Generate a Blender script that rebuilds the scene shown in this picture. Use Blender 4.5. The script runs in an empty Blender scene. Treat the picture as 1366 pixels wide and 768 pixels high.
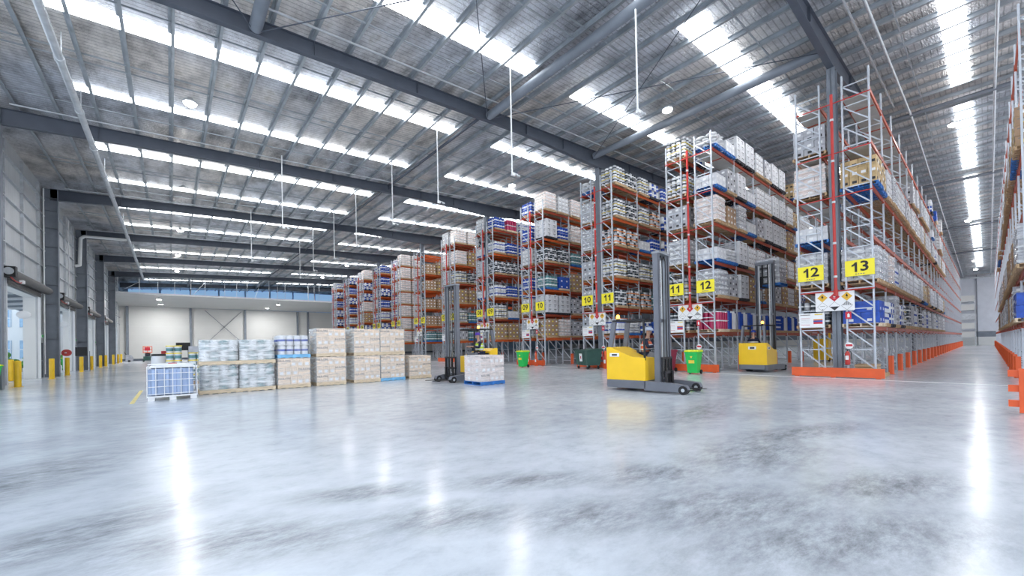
import bpy, math, random
from math import sin, cos, pi, radians
from mathutils import Vector, Matrix
random.seed(7)
SC = bpy.context.scene
COL = SC.collection
V = Vector

# ------------------------------------------------------------------ materials
MATS = {}
def newmat(name):
    m = bpy.data.materials.new(name); m.use_nodes = True
    nt = m.node_tree
    for n in list(nt.nodes): nt.nodes.remove(n)
    out = nt.nodes.new('ShaderNodeOutputMaterial')
    p = nt.nodes.new('ShaderNodeBsdfPrincipled')
    nt.links.new(p.outputs[0], out.inputs[0])
    MATS[name] = m
    return m, nt, p, out
def N(nt, t, **k):
    n = nt.nodes.new(t)
    for a, b in k.items(): setattr(n, a, b)
    return n
def noise(nt, scale, detail=3, mapscale=None, coord='Object', rough=.5):
    tc = N(nt, 'ShaderNodeTexCoord'); s = tc.outputs[coord]
    if mapscale:
        mp = N(nt, 'ShaderNodeMapping'); mp.inputs['Scale'].default_value = mapscale
        nt.links.new(s, mp.inputs[0]); s = mp.outputs[0]
    n = N(nt, 'ShaderNodeTexNoise'); n.inputs['Scale'].default_value = scale
    n.inputs['Detail'].default_value = detail; n.inputs['Roughness'].default_value = rough
    nt.links.new(s, n.inputs['Vector'])
    return n
def ramp(nt, src, stops):
    r = N(nt, 'ShaderNodeValToRGB'); e = r.color_ramp.elements
    e[0].position, e[0].color = stops[0][0], (*stops[0][1], 1)
    e[1].position, e[1].color = stops[1][0], (*stops[1][1], 1)
    for pos, c in stops[2:]:
        x = e.new(pos); x.color = (*c, 1)
    nt.links.new(src, r.inputs[0]); return r
def bump(nt, p, src, strength=.2, dist=.02):
    b = N(nt, 'ShaderNodeBump'); b.inputs['Strength'].default_value = strength
    b.inputs['Distance'].default_value = dist
    nt.links.new(src, b.inputs['Height']); nt.links.new(b.outputs[0], p.inputs['Normal'])
def simple(name, col, rough=.5, metal=0., var=.08, scale=3., bmp=0., spec=.5, mapscale=None):
    m, nt, p, o = newmat(name)
    n = noise(nt, scale, 3, mapscale)
    lo = tuple(max(0, c*(1-var)) for c in col); hi = tuple(min(1, c*(1+var)) for c in col)
    r = ramp(nt, n.outputs[0], [(.3, lo), (.7, hi)])
    nt.links.new(r.outputs[0], p.inputs['Base Color'])
    p.inputs['Roughness'].default_value = rough; p.inputs['Metallic'].default_value = metal
    p.inputs['Specular IOR Level'].default_value = spec
    if bmp: bump(nt, p, n.outputs[0], bmp)
    return m
def emit(name, col, strength):
    m, nt, p, o = newmat(name)
    p.inputs['Base Color'].default_value = (*[min(1, c) for c in col], 1)
    p.inputs['Emission Color'].default_value = (*col, 1); p.inputs['Emission Strength'].default_value = strength
    return m

simple('steel_dark', (.085, .10, .13), .45, .2, .1, 2)
simple('column_grey', (.20, .225, .265), .5, .1, .1, 2)
simple('purlin', (.42, .455, .49), .38, .55, .18, 2)
simple('galv', (.56, .59, .62), .4, .45, .12, 4)
simple('rack_grey', (.56, .60, .66), .45, .25, .06, 4)
simple('beam_red', (.42, .065, .025), .45, 0, .12, 1.5)
simple('beam_orange', (.72, .13, .025), .45, 0, .1, 1.5)
simple('guard_orange', (.80, .12, .03), .45, 0, .1, 2)
simple('pipe_red', (.50, .035, .03), .4, 0, .08, 2)
simple('bollard_yellow', (.88, .55, .02), .4, 0, .06, 3)
simple('sign_yellow', (.95, .82, .03), .4, 0, .02, 3)
simple('black', (.012, .012, .014), .5, 0, .1, 3)
simple('rubber', (.02, .02, .022), .8, 0, .2, 8)
simple('print_dark', (.03, .03, .035), .6, 0, .1, 3)
simple('print_soft', (.25, .22, .20), .7, 0, .1, 3)
simple('print_blue', (.05, .10, .42), .6, 0, .1, 3)
simple('white', (.82, .83, .84), .45, 0, .03, 3)
simple('sign_white', (.88, .89, .90), .4, 0, .02, 3)
simple('sign_amber', (.80, .47, .04), .5, 0, .04, 3)
simple('sign_red', (.62, .03, .05), .5, 0, .04, 3)
simple('wood', (.55, .38, .22), .75, 0, .25, 6, .15, mapscale=(1, 8, 8))
simple('wood_pale', (.74, .61, .44), .75, 0, .18, 6, .15, mapscale=(1, 8, 8))
simple('pallet_blue', (.03, .17, .50), .6, 0, .2, 6)
simple('pallet_lightblue', (.22, .52, .80), .6, 0, .15, 6)
simple('pallet_black', (.02, .022, .03), .6, 0, .2, 6)
simple('kraft', (.40, .26, .16), .55, 0, .16, 4)
simple('kraft_pale', (.88, .70, .53), .55, 0, .10, 4)
simple('kraft_pink', (.78, .67, .63), .5, 0, .10, 4)
simple('tan', (.56, .40, .20), .5, 0, .22, 5)
simple('carton_white', (.70, .71, .74), .45, 0, .10, 4)
simple('carton_grey', (.45, .46, .50), .35, 0, .25, 3)
simple('carton_blue', (.02, .09, .48), .4, 0, .25, 4)
simple('label_white', (.86, .87, .88), .5, 0, .04, 4)
simple('label_yellow', (.85, .68, .08), .5, 0, .08, 4)
simple('label_orange', (.70, .22, .04), .5, 0, .08, 4)
simple('drum_white', (.74, .76, .79), .35, 0, .06, 4)
simple('drum_blue', (.015, .07, .40), .3, 0, .2, 4)
simple('drum_dark', (.03, .045, .06), .3, 0, .3, 4)
simple('drum_pink', (.45, .02, .10), .3, 0, .15, 4)
simple('drum_teal', (.10, .24, .26), .3, 0, .25, 5)
simple('sack', (.68, .69, .71), .35, 0, .12, 5, .4)
simple('fork_yellow', (.95, .59, .02), .35, 0, .04, 2)
simple('fork_grey', (.16, .17, .20), .45, .1, .08, 3)
simple('mast_grey', (.28, .30, .33), .4, .4, .1, 3)
simple('hivis', (.62, .85, .05), .6, 0, .06, 6)
simple('hivis_orange', (.85, .16, .06), .6, 0, .06, 6)
simple('hivis_tape', (.75, .76, .78), .3, .3, .04, 6)
simple('cloth_navy', (.015, .02, .05), .85, 0, .3, 12)
simple('skin', (.55, .33, .24), .55, 0, .05, 6)
simple('helmet_purple', (.10, .04, .45), .3, 0, .05, 3)
simple('helmet_blue', (.03, .08, .45), .3, 0, .05, 3)
simple('helmet_white', (.6, .7, .9), .3, 0, .05, 3)
simple('bin_green', (.02, .55, .10), .4, 0, .06, 3)
simple('bin_lid', (.75, .85, .03), .4, 0, .05, 3)
simple('bin_maroon', (.30, .03, .07), .45, 0, .08, 3)
simple('skip_green', (.03, .085, .07), .5, 0, .12, 3)
simple('concrete_out', (.62, .62, .60), .8, 0, .1, 1)
simple('wall_white', (.80, .81, .80), .6, 0, .03, .5)
simple('panel_cream', (.70, .70, .68), .5, 0, .03, .4)
simple('leaf', (.12, .32, .06), .8, 0, .5, 5)
simple('glass_blue', (.25, .42, .60), .1, .2, .2, 2)
emit('added_wall_glow', (.32, .55, .88), 1.0)  # added blue glow, lifts the dark area above the cool room canopy
simple('line_white', (.80, .81, .82), .5, 0, .08, 3)
simple('line_yellow', (.78, .62, .22), .5, 0, .2, 6)
simple('roller', (.10, .095, .095), .5, .3, .1, 2)
simple('baffle', (.50, .49, .46), .35, .25, .22, 1.4)
emit('lamp_glow', (1, .99, .96), 90)
emit('beacon_glow', (1, .42, .04), 18)

# ribbed wall cladding
def clad(name, col, axis='Y', scale=9., rough=.45, metal=.2, depth=.03):
    m, nt, p, o = newmat(name)
    tc = N(nt, 'ShaderNodeTexCoord'); w = N(nt, 'ShaderNodeTexWave'); w.bands_direction = axis
    w.inputs['Scale'].default_value = scale; nt.links.new(tc.outputs['Object'], w.inputs['Vector'])
    n = noise(nt, 1.2, 3)
    r = ramp(nt, n.outputs[0], [(.3, tuple(c*.9 for c in col)), (.7, col)])
    nt.links.new(r.outputs[0], p.inputs['Base Color'])
    p.inputs['Roughness'].default_value = rough; p.inputs['Metallic'].default_value = metal
    bump(nt, p, w.outputs[0], .5, depth)
clad('clad_wall', (.60, .62, .64), 'Y', 1.6)
clad('clad_end', (.68, .70, .76), 'Y', 5., depth=.006)
clad('clad_blue', (.34, .50, .68), 'X', 2.)

# roof insulation: crinkled silver foil with wire safety mesh
m, nt, p, o = newmat('foil')
n1 = noise(nt, 1.1, 5, (1.0, .55, 1), rough=.62)
n2 = noise(nt, 9, 3, (1, 2.2, 1), rough=.6)
n3 = noise(nt, .16, 2)
r1 = ramp(nt, n1.outputs[0], [(.28, (.22, .22, .22)), (.46, (.60, .59, .58)), (.60, (.86, .85, .83)), (.74, (.56, .53, .47))])
r3 = ramp(nt, n3.outputs[0], [(.42, (.86, .90, 1.0)), (.60, (1.0, .95, .92))])
mx = N(nt, 'ShaderNodeMix', data_type='RGBA', blend_type='MULTIPLY'); mx.inputs[0].default_value = 1
nt.links.new(r1.outputs[0], mx.inputs[6]); nt.links.new(r3.outputs[0], mx.inputs[7])
tc = N(nt, 'ShaderNodeTexCoord')
w = N(nt, 'ShaderNodeTexWave'); w.bands_direction = 'Y'; w.inputs['Scale'].default_value = 1.6
w.inputs['Distortion'].default_value = .6
nt.links.new(tc.outputs['Object'], w.inputs['Vector'])
w2 = ramp(nt, w.outputs[0], [(.0, (.62, .62, .62)), (.16, (1, 1, 1))])
mx2 = N(nt, 'ShaderNodeMix', data_type='RGBA', blend_type='MULTIPLY'); mx2.inputs[0].default_value = 1
nt.links.new(mx.outputs[2], mx2.inputs[6]); nt.links.new(w2.outputs[0], mx2.inputs[7])
nt.links.new(mx2.outputs[2], p.inputs['Base Color'])
p.inputs['Metallic'].default_value = .75; p.inputs['Roughness'].default_value = .30
add = N(nt, 'ShaderNodeMath', operation='ADD'); nt.links.new(n1.outputs[0], add.inputs[0])
sc_ = N(nt, 'ShaderNodeMath', operation='MULTIPLY'); sc_.inputs[1].default_value = .55
nt.links.new(n2.outputs[0], sc_.inputs[0]); nt.links.new(sc_.outputs[0], add.inputs[1])
bump(nt, p, add.outputs[0], 1., .22)

# translucent roof sheets letting daylight in
m, nt, p, o = newmat('skylight')
p.inputs['Base Color'].default_value = (.9, .93, .97, 1)
p.inputs['Emission Color'].default_value = (.93, .97, 1, 1); p.inputs['Emission Strength'].default_value = 13.

# polished concrete floor
m, nt, p, o = newmat('polished_concrete')
a = noise(nt, .22, 5, (1, 1, 1), rough=.62)
b = noise(nt, 1.1, 9, (1.0, 1.0, 1), rough=.75)
bmp_ = N(nt, 'ShaderNodeMapping'); bmp_.inputs['Rotation'].default_value = (0, 0, radians(40)); bmp_.inputs['Scale'].default_value = (2.2, 3.2, 1)
lk0 = b.inputs['Vector'].links[0].from_socket; nt.links.new(lk0, bmp_.inputs[0]); nt.links.new(bmp_.outputs[0], b.inputs['Vector'])
c = noise(nt, 6, 4, rough=.7)
base = ramp(nt, b.outputs[0], [(.30, (.50, .535, .58)), (.48, (.62, .655, .70)), (.68, (.69, .725, .77))])
big = ramp(nt, a.outputs[0], [(.36, (.78, .79, .80)), (.58, (1, 1, 1))])
mm = N(nt, 'ShaderNodeMix', data_type='RGBA', blend_type='MULTIPLY'); mm.inputs[0].default_value = 1
nt.links.new(base.outputs[0], mm.inputs[6]); nt.links.new(big.outputs[0], mm.inputs[7])
# darker worn patches on the near slab (stains of their own shape)
tc = N(nt, 'ShaderNodeTexCoord')
def blob(cx, cy, rx, ry, ang):
    mp = N(nt, 'ShaderNodeMapping', vector_type='TEXTURE'); mp.inputs['Location'].default_value = (cx, cy, 0)
    mp.inputs['Rotation'].default_value = (0, 0, ang); mp.inputs['Scale'].default_value = (rx, ry, 1)
    nt.links.new(tc.outputs['Object'], mp.inputs[0])
    ln = N(nt, 'ShaderNodeVectorMath', operation='LENGTH'); nt.links.new(mp.outputs[0], ln.inputs[0])
    mr = N(nt, 'ShaderNodeMapRange'); mr.inputs[1].default_value = 1.15; mr.inputs[2].default_value = .3
    nt.links.new(ln.outputs['Value'], mr.inputs[0]); return mr.outputs[0]
st = noise(nt, 2.2, 8, None, rough=.82)
stmp = N(nt, 'ShaderNodeMapping'); stmp.inputs['Rotation'].default_value = (0, 0, radians(40)); stmp.inputs['Scale'].default_value = (.9, 2.4, 1)
for lk in list(st.inputs['Vector'].links): nt.links.new(lk.from_socket, stmp.inputs[0])
nt.links.new(stmp.outputs[0], st.inputs['Vector'])
stm = ramp(nt, st.outputs[0], [(.34, (0, 0, 0)), (.62, (1, 1, 1))])
tot = None
for q in [(3.8, 1.5, 1.5, .75, -.6), (3.8, .75, 1.7, .6, -.5), (5.9, 2.0, 1.6, .8, -.1), (2.75, 2.25, .8, .45, -.6), (4.2, 2.45, 1.0, .5, -.5), (1.8, 3.1, .9, .4, -.6), (-1.6, 7.2, 2.2, .9, 1.0), (1.5, 4.2, .9, .3, -.5), (5.5, .7, 1.2, .5, -.4), (3.0, 3.3, 1.0, .3, -.6), (.3, 3.9, 1.6, .5, -.6), (-.6, 4.9, 1.2, .6, .4), (8.5, 4.0, 2.4, .6, .2), (7.6,2.0,2.0,.5,-.3)]:
    s = blob(*q)
    if tot is None: tot = s
    else:
        ad = N(nt, 'ShaderNodeMath', operation='MAXIMUM'); nt.links.new(tot, ad.inputs[0]); nt.links.new(s, ad.inputs[1]); tot = ad.outputs[0]
ml = N(nt, 'ShaderNodeMath', operation='MULTIPLY'); nt.links.new(tot, ml.inputs[0]); nt.links.new(stm.outputs[0], ml.inputs[1])
ml2 = N(nt, 'ShaderNodeMath', operation='MULTIPLY'); ml2.inputs[1].default_value = .75; nt.links.new(ml.outputs[0], ml2.inputs[0])
m3 = N(nt, 'ShaderNodeMix', data_type='RGBA', blend_type='MIX'); m3.inputs[7].default_value = (.13, .14, .15, 1)
nt.links.new(ml2.outputs[0], m3.inputs[0]); nt.links.new(mm.outputs[2], m3.inputs[6])
nt.links.new(m3.outputs[2], p.inputs['Base Color'])
rr = N(nt, 'ShaderNodeMapRange'); rr.inputs[3].default_value = .13; rr.inputs[4].default_value = .25
nt.links.new(b.outputs[0], rr.inputs[0]); nt.links.new(rr.outputs[0], p.inputs['Roughness'])
p.inputs['Specular IOR Level'].default_value = .6
bump(nt, p, c.outputs[0], .03, .01)

# clear film and IBC bottle
def film(name, col, mixf, rough=.12, sc=3.5):
    m, nt, p, o = newmat(name)
    tr = N(nt, 'ShaderNodeBsdfTransparent'); ms = N(nt, 'ShaderNodeMixShader')
    n = noise(nt, sc, 4, (.5, .5, 3.), rough=.6)
    r = ramp(nt, n.outputs[0], [(.38, (mixf*.35,)*3), (.62, (min(1, mixf*1.5),)*3)])
    p.inputs['Base Color'].default_value = (*col, 1); p.inputs['Roughness'].default_value = rough
    bump(nt, p, n.outputs[0], .8, .05)
    nt.links.new(r.outputs[0], ms.inputs[0]); nt.links.new(tr.outputs[0], ms.inputs[1]); nt.links.new(p.outputs[0], ms.inputs[2])
    nt.links.new(ms.outputs[0], o.inputs[0])
film('stretch_film', (.95, .98, 1.0), .5)
film('film_thin', (.90, .92, .95), .16)
simple('ibc_bottle', (.36, .46, .66), .25, 0, .18, 2.5, mapscale=(3, 3, .3))
simple('ibc_top', (.82, .84, .87), .3, 0, .05, 3)

# ------------------------------------------------------------------ mesh builder
class MB:
    def __init__(s): s.v = []; s.f = []; s.m = []; s.sm = []; s.names = []; s.T = None
    def mi(s, mat):
        if mat not in s.names: s.names.append(mat)
        return s.names.index(mat)
    def add(s, vs, fs, mat, smooth=False):
        b = len(s.v); i = s.mi(mat)
        if s.T is not None: vs = [s.T @ V(q) for q in vs]
        s.v += [tuple(q) for q in vs]
        for f in fs: s.f.append(tuple(b+k for k in f)); s.m.append(i); s.sm.append(smooth)
        return s
    def box(s, lo, hi, mat):
        x0, y0, z0 = lo; x1, y1, z1 = hi
        vs = [(x0,y0,z0),(x1,y0,z0),(x1,y1,z0),(x0,y1,z0),(x0,y0,z1),(x1,y0,z1),(x1,y1,z1),(x0,y1,z1)]
        return s.add(vs, [(0,3,2,1),(4,5,6,7),(0,1,5,4),(1,2,6,5),(2,3,7,6),(3,0,4,7)], mat)
    def cb(s, c, d, mat): return s.box([c[i]-d[i]/2 for i in range(3)], [c[i]+d[i]/2 for i in range(3)], mat)
    def bar(s, a, b, w, h, mat, up=(0,0,1)):
        a, b = V(a), V(b); d = (b-a).normalized(); u = V(up)
        if abs(d.dot(u)) > .95: u = V((1,0,0))
        r = d.cross(u).normalized(); u = r.cross(d).normalized()
        vs = []
        for q in (a, b):
            for sx, sy in ((-1,-1),(1,-1),(1,1),(-1,1)): vs.append(q + r*(sx*w/2) + u*(sy*h/2))
        return s.add(vs, [(3,2,1,0),(4,5,6,7),(0,1,5,4),(1,2,6,5),(2,3,7,6),(3,0,4,7)], mat)
    def cyl(s, a, b, r, mat, n=10, r2=None, caps=True):
        a, b = V(a), V(b); d = (b-a).normalized(); u = V((0,0,1)) if abs(d.z) < .9 else V((1,0,0))
        x = d.cross(u).normalized(); y = d.cross(x); r2 = r if r2 is None else r2
        vs = []
        for q, rad in ((a, r), (b, r2)):
            for k in range(n): t = 2*pi*k/n; vs.append(q + x*(rad*cos(t)) + y*(rad*sin(t)))
        s.add(vs, [(k, (k+1)%n, n+(k+1)%n, n+k) for k in range(n)], mat, True)
        if caps: s.add(vs, [tuple(range(n-1,-1,-1)), tuple(range(n, 2*n))], mat)
        return s
    def tube(s, pts, r, mat, n=8):
        for i in range(len(pts)-1): s.cyl(pts[i], pts[i+1], r, mat, n)
        for q in pts[1:-1]: s.ball(q, r*1.0, mat, 8, 5)
        return s
    def ball(s, c, r, mat, n=12, m=8, sc=(1,1,1), zmin=-1.):
        vs = []; fs = []
        for j in range(m+1):
            ph = -pi/2 + pi*j/m; z = max(sin(ph), zmin)
            for k in range(n): t = 2*pi*k/n; vs.append((c[0]+r*sc[0]*cos(ph)*cos(t), c[1]+r*sc[1]*cos(ph)*sin(t), c[2]+r*sc[2]*z))
        for j in range(m):
            for k in range(n): fs.append((j*n+k, j*n+(k+1)%n, (j+1)*n+(k+1)%n, (j+1)*n+k))
        return s.add(vs, fs, mat, True)
    def lathe(s, prof, c, mat, n=14):
        vs = [(c[0]+r*cos(2*pi*k/n), c[1]+r*sin(2*pi*k/n), c[2]+z) for r, z in prof for k in range(n)]
        fs = [(j*n+k, j*n+(k+1)%n, (j+1)*n+(k+1)%n, (j+1)*n+k) for j in range(len(prof)-1) for k in range(n)]
        s.add(vs, fs, mat, True)
        return s.add(vs, [tuple(range(n-1,-1,-1)), tuple(range((len(prof)-1)*n, len(prof)*n))], mat)
    def prism(s, poly, y0, y1, mat, plane='xz'):
        n = len(poly)
        f = {'xz': lambda p, t: (p[0], t, p[1]), 'yz': lambda p, t: (t, p[0], p[1]), 'xy': lambda p, t: (p[0], p[1], t)}[plane]
        vs = [f(p, y0) for p in poly] + [f(p, y1) for p in poly]
        return s.add(vs, [tuple(range(n-1,-1,-1)), tuple(range(n, 2*n))] + [(k, (k+1)%n, n+(k+1)%n, n+k) for k in range(n)], mat)
    def quad(s, a, b, c, d, mat): return s.add([a, b, c, d], [(0,1,2,3)], mat)
    def build(s, name, parent=None, loc=None, rz=0):
        me = bpy.data.meshes.new(name); me.from_pydata(s.v, [], s.f)
        for q in s.names: me.materials.append(MATS[q])
        me.polygons.foreach_set('material_index', s.m); me.polygons.foreach_set('use_smooth', s.sm)
        me.update()
        o = bpy.data.objects.new(name, me); COL.objects.link(o)
        if parent: o.parent = parent
        if loc: o.location = loc
        if rz: o.rotation_euler.z = rz
        return o

_tc = {}
def text_geo(t, size):
    if (t, size) not in _tc:
        cu = bpy.data.curves.new('t', 'FONT'); cu.body = t; cu.size = size; cu.align_x = 'CENTER'; cu.align_y = 'CENTER'
        cu.resolution_u = 2; cu.offset = size*.022
        o = bpy.data.objects.new('t', cu); COL.objects.link(o)
        me = bpy.data.meshes.new_from_object(o.evaluated_get(bpy.context.evaluated_depsgraph_get()))
        _tc[(t, size)] = ([v.co.copy() for v in me.vertices], [tuple(f.vertices) for f in me.polygons])
        bpy.data.objects.remove(o); bpy.data.curves.remove(cu); bpy.data.meshes.remove(me)
    return _tc[(t, size)]
def text(mb, t, size, o, ux, uy, mat):
    vs, fs = text_geo(t, size); o, ux, uy = V(o), V(ux), V(uy)
    mb.add([o + ux*v.x + uy*v.y for v in vs], fs, mat)

def tag(o, label=None, cat=None, group=None, kind=None):
    if label: o['label'] = label
    if cat: o['category'] = cat
    if group: o['group'] = group
    if kind: o['kind'] = kind
    return o
def thing(name, label, cat, loc=(0,0,0), rz=0, group=None):
    o = bpy.data.objects.new(name, None); COL.objects.link(o); o.empty_display_size = .2
    o.location = loc; o.rotation_euler.z = rz
    return tag(o, label, cat, group)
def dup(root, loc, rz, label=None, group=None, cat=None):
    r = root.copy(); COL.objects.link(r); r.location = loc; r.rotation_euler = (0, 0, rz)
    if label: r['label'] = label
    if group: r['group'] = group
    for ch in kids.get(root.name, []):
        c = ch.copy(); COL.objects.link(c); c.parent = r
        for g in kids.get(ch.name, []):
            d = g.copy(); COL.objects.link(d); d.parent = c
    return r
kids = {}
def learn(root):
    bpy.context.view_layer.update()
    kids[root.name] = list(root.children)
    for c in root.children: kids[c.name] = list(c.children)
    return root
def struct(mb, name, parent=None):
    o = mb.build(name, parent)
    if not parent: o['kind'] = 'structure'
    return o

# ------------------------------------------------------------------ layout numbers (metres)
X0, BAY, PITCH = 19.96, 2.68, 5.76
LEV = [1.93, 3.585, 5.35, 7.24, 8.93, 10.89]
LEVB = [1.95, 3.40, 4.85, 6.30, 7.75, 9.20, 10.65]
TOP = 11.65
RY = [-7.6, 3.87, 15.34, 26.87, 38.3, 49.8, 61.3, 72.7, 84.2]      # rafters
XW = -5.4
RIDGE = 30.7
def roof(x):                                                        # rafter top height
    return 11.93 + .0495*(x+5.4) if x < RIDGE else 11.93 + .0495*(RIDGE+5.4) - .034*(x-RIDGE)
YN, YF = -13., 96.
XE = 101.

# ------------------------------------------------------------------ setting: floor, walls, roof
fl = MB().box((-6.35, YN, -.2), (XE+.3, YF, 0), 'polished_concrete'); struct(fl, 'floor')

cm = MB()
zo = .17
for xa, xb in ((-6.3, RIDGE), (RIDGE, XE+.3)):
    za, zb = roof(xa)+zo, roof(xb)+zo
    cm.add([(xa,YN,za),(xb,YN,zb),(xb,YF,zb),(xa,YF,za),(xa,YN,za+.1),(xb,YN,zb+.1),(xb,YF,zb+.1),(xa,YF,za+.1)],
           [(0,1,2,3),(4,7,6,5),(0,4,5,1),(1,5,6,2),(2,6,7,3),(3,7,4,0)], 'foil')
ceiling = struct(cm, 'ceiling')
# purlins (Z sections with lips), one long run each, as parts of the ceiling
x = -4.95; k = 0
while x < XE-1 and k < 84:
    if abs(x-RIDGE) > .2:
        z = roof(x)
        pm = MB()
        pm.box((x-.006, YN, z), (x+.006, YF, z+.15), 'purlin')
        pm.box((x, YN, z), (x+.09, YF, z+.012), 'purlin'); pm.box((x+.08, YN, z+.012), (x+.09, YF, z+.035), 'purlin')
        pm.box((x-.08, YN, z+.14), (x, YF, z+.15), 'purlin')
        pm.build('purlin', ceiling)
    x += 1.265; k += 1
for Yr in RY[:-1]:                                                   # bridging rods tying the purlins together
    for off in (1.75, 5.3, 5.85, 9.6):
        b = MB()
        for xa, xb in ((-5.2, RIDGE), (RIDGE, XE-1)):
            b.bar((xa, Yr+off, roof(xa)+.05), (xb, Yr+off, roof(xb)+.05), .045, .045, 'purlin')
        b.build('bridging_rod', ceiling)
# skylights
wn = 1
segs = [(-2.9, 11.55), (14.4, 29.6), (31.8, 43.6), (45.3, 60), (62, 75), (77, 91)]
for iy, Yr in enumerate(RY[:-1]):
    for off, wd in ([(2.9, .8), (8.25, .66)], [(2.9, .92), (8.25, .76)], [(2.9, .70), (8.25, .48)])[min(iy, 2)]:
        for i, (xa, xb) in enumerate(segs):
            if i > 1 and Yr > 20: continue
            s = MB(); za, zb = roof(xa)+zo-.03, roof(xb)+zo-.03
            ya, yb = Yr+off-wd/2, Yr+off+wd/2
            s.add([(xa,ya,za),(xb,ya,zb),(xb,yb,zb),(xa,yb,za),(xa,ya,za+.02),(xb,ya,zb+.02),(xb,yb,zb+.02),(xa,yb,za+.02)],
                  [(3,2,1,0),(4,5,6,7),(0,1,5,4),(1,2,6,5),(2,3,7,6),(3,0,4,7)], 'skylight')
            struct(s, 'window_%d' % wn); wn += 1

def ibeam(mb, a, b, w, h, mat):                                      # a, b: centre-line ends
    a, b = V(a), V(b)
    mb.bar(a, b, .014, h, mat)
    o = V((0, 0, h/2-.012))
    mb.bar(a+o, b+o, w, .024, mat); mb.bar(a-o, b-o, w, .024, mat)
# rafters with haunches over the columns
for i, Yr in enumerate(RY):
    m_ = MB()
    pts = [(-5.75, .72), (0, .55), (14, .55), (20.3, .95), (26.5, .55), (RIDGE, .55), (38, .55), (44.5, .95), (51, .55), (69, .9), (XE, .55)]
    for (xa, ha), (xb, hb) in zip(pts[:-1], pts[1:]):
        za, zb = roof(xa), roof(xb)
        for wd, lo in ((.014, None),):
            m_.add([(xa,Yr-.01,za-ha),(xb,Yr-.01,zb-hb),(xb,Yr-.01,zb),(xa,Yr-.01,za),(xa,Yr+.01,za-ha),(xb,Yr+.01,zb-hb),(xb,Yr+.01,zb),(xa,Yr+.01,za)],
                   [(3,2,1,0),(4,5,6,7),(0,1,5,4),(2,3,7,6)], 'steel_dark')
        m_.bar((xa,Yr,za-.012),(xb,Yr,zb-.012), .2, .024, 'steel_dark')
        m_.bar((xa,Yr,za-ha+.012),(xb,Yr,zb-hb+.012), .22, .028, 'steel_dark')
    for xs in (-2.5, 4, 8, 14.2, 17, 23.5, 26.4, 35):
        z = roof(xs); m_.box((xs-.008, Yr-.1, z-.55), (xs+.008, Yr+.1, z-.02), 'steel_dark')
    o = m_.build('roof_rafter'); o['kind'] = 'structure'
# columns
def column(x, y, z1, nm='column', mat='column_grey', d=.36, w=.3):
    c = MB()
    c.box((x-d/2, y-w/2, 0), (x-d/2+.02, y+w/2, z1), mat); c.box((x+d/2-.02, y-w/2, 0), (x+d/2, y+w/2, z1), mat)
    c.box((x-d/2, y-.008, 0), (x+d/2, y+.008, z1), mat)
    c.box((x-d/2-.06, y-w/2-.06, 0), (x+d/2+.06, y+w/2+.06, .03), mat)
    for bx in (-1, 1):
        for by in (-1, 1): c.cyl((x+bx*(d/2+.03), y+by*.12, .03), (x+bx*(d/2+.03), y+by*.12, .07), .015, 'galv', 6)
    o = c.build(nm); o['kind'] = 'structure'; return o
for j in range(6): column(20.3, 3.87+11.52*j, roof(20.3)-.93, d=.36, w=.28)
for xx in (44.5, 69): column(xx, RY[1], roof(xx)-.9)
for Yr in RY[3:8]:                                                   # wall columns, deep box-like portal legs
    c = MB(); x0, x1 = -6.05, XW; y0, y1 = Yr-.17, Yr+.17; z1 = roof(XW)-.02
    c.box((x1-.03, y0, 0), (x1, y1, z1), 'column_grey'); c.box((x0, y0, 0), (x0+.03, y1, z1), 'column_grey')
    c.box((x0, Yr-.01, 0), (x1, Yr+.01, z1), 'column_grey')
    for zz in (2.4, 4.6, 5.8, 7.0, 8.2, 9.4, 10.5, 11.3): c.box((x0+.03, y0, zz), (x1-.03, y1, zz+.015), 'column_grey')
    o = c.build('column'); o['kind'] = 'structure'
# struts, braces between rafters
def strut(x, ya, yb, r, dz=.35, mat='column_grey', nm='roof_strut'):
    z = roof(x)-dz; m_ = MB().cyl((x, ya+.12, z), (x, yb-.12, z), r, mat, 16)
    for yy, sg in ((ya, 1), (yb, -1)):
        m_.box((x-.012, min(yy+sg*.0, yy+sg*.22), z-.16), (x+.012, max(yy, yy+sg*.22), z+.16), mat)
    o = m_.build(nm); o['kind'] = 'structure'
for x in (2.2, 11.7, 19.7): strut(x, RY[1], RY[2], .19)
for x in (2.2, 11.7, 19.7): strut(x, RY[7], RY[8], .14)
for i in range(2, 7): strut(11.7, RY[i], RY[i+1], .07, .12, 'steel_dark')
for x in (30.7, 44.5, 60.8, 76):
    for i in range(0, 3): strut(x, RY[i], RY[i+1], .1, .2)
def rod(a, b, r=.018, mat='steel_dark'):
    o = MB().cyl(a, b, r, mat, 6).build('brace_rod'); o['kind'] = 'structure'
for ya, yb in ((RY[1], RY[2]), (RY[7], RY[8])):
    for xa, xb in ((2.2, 11.7), (11.7, 19.7), (-5.2, 2.2)):
        za, zb = roof(xa)-.45, roof(xb)-.45
        rod((xa, ya, za), (xb, yb, zb)); rod((xa, yb, za), (xb, ya, zb))
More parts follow.
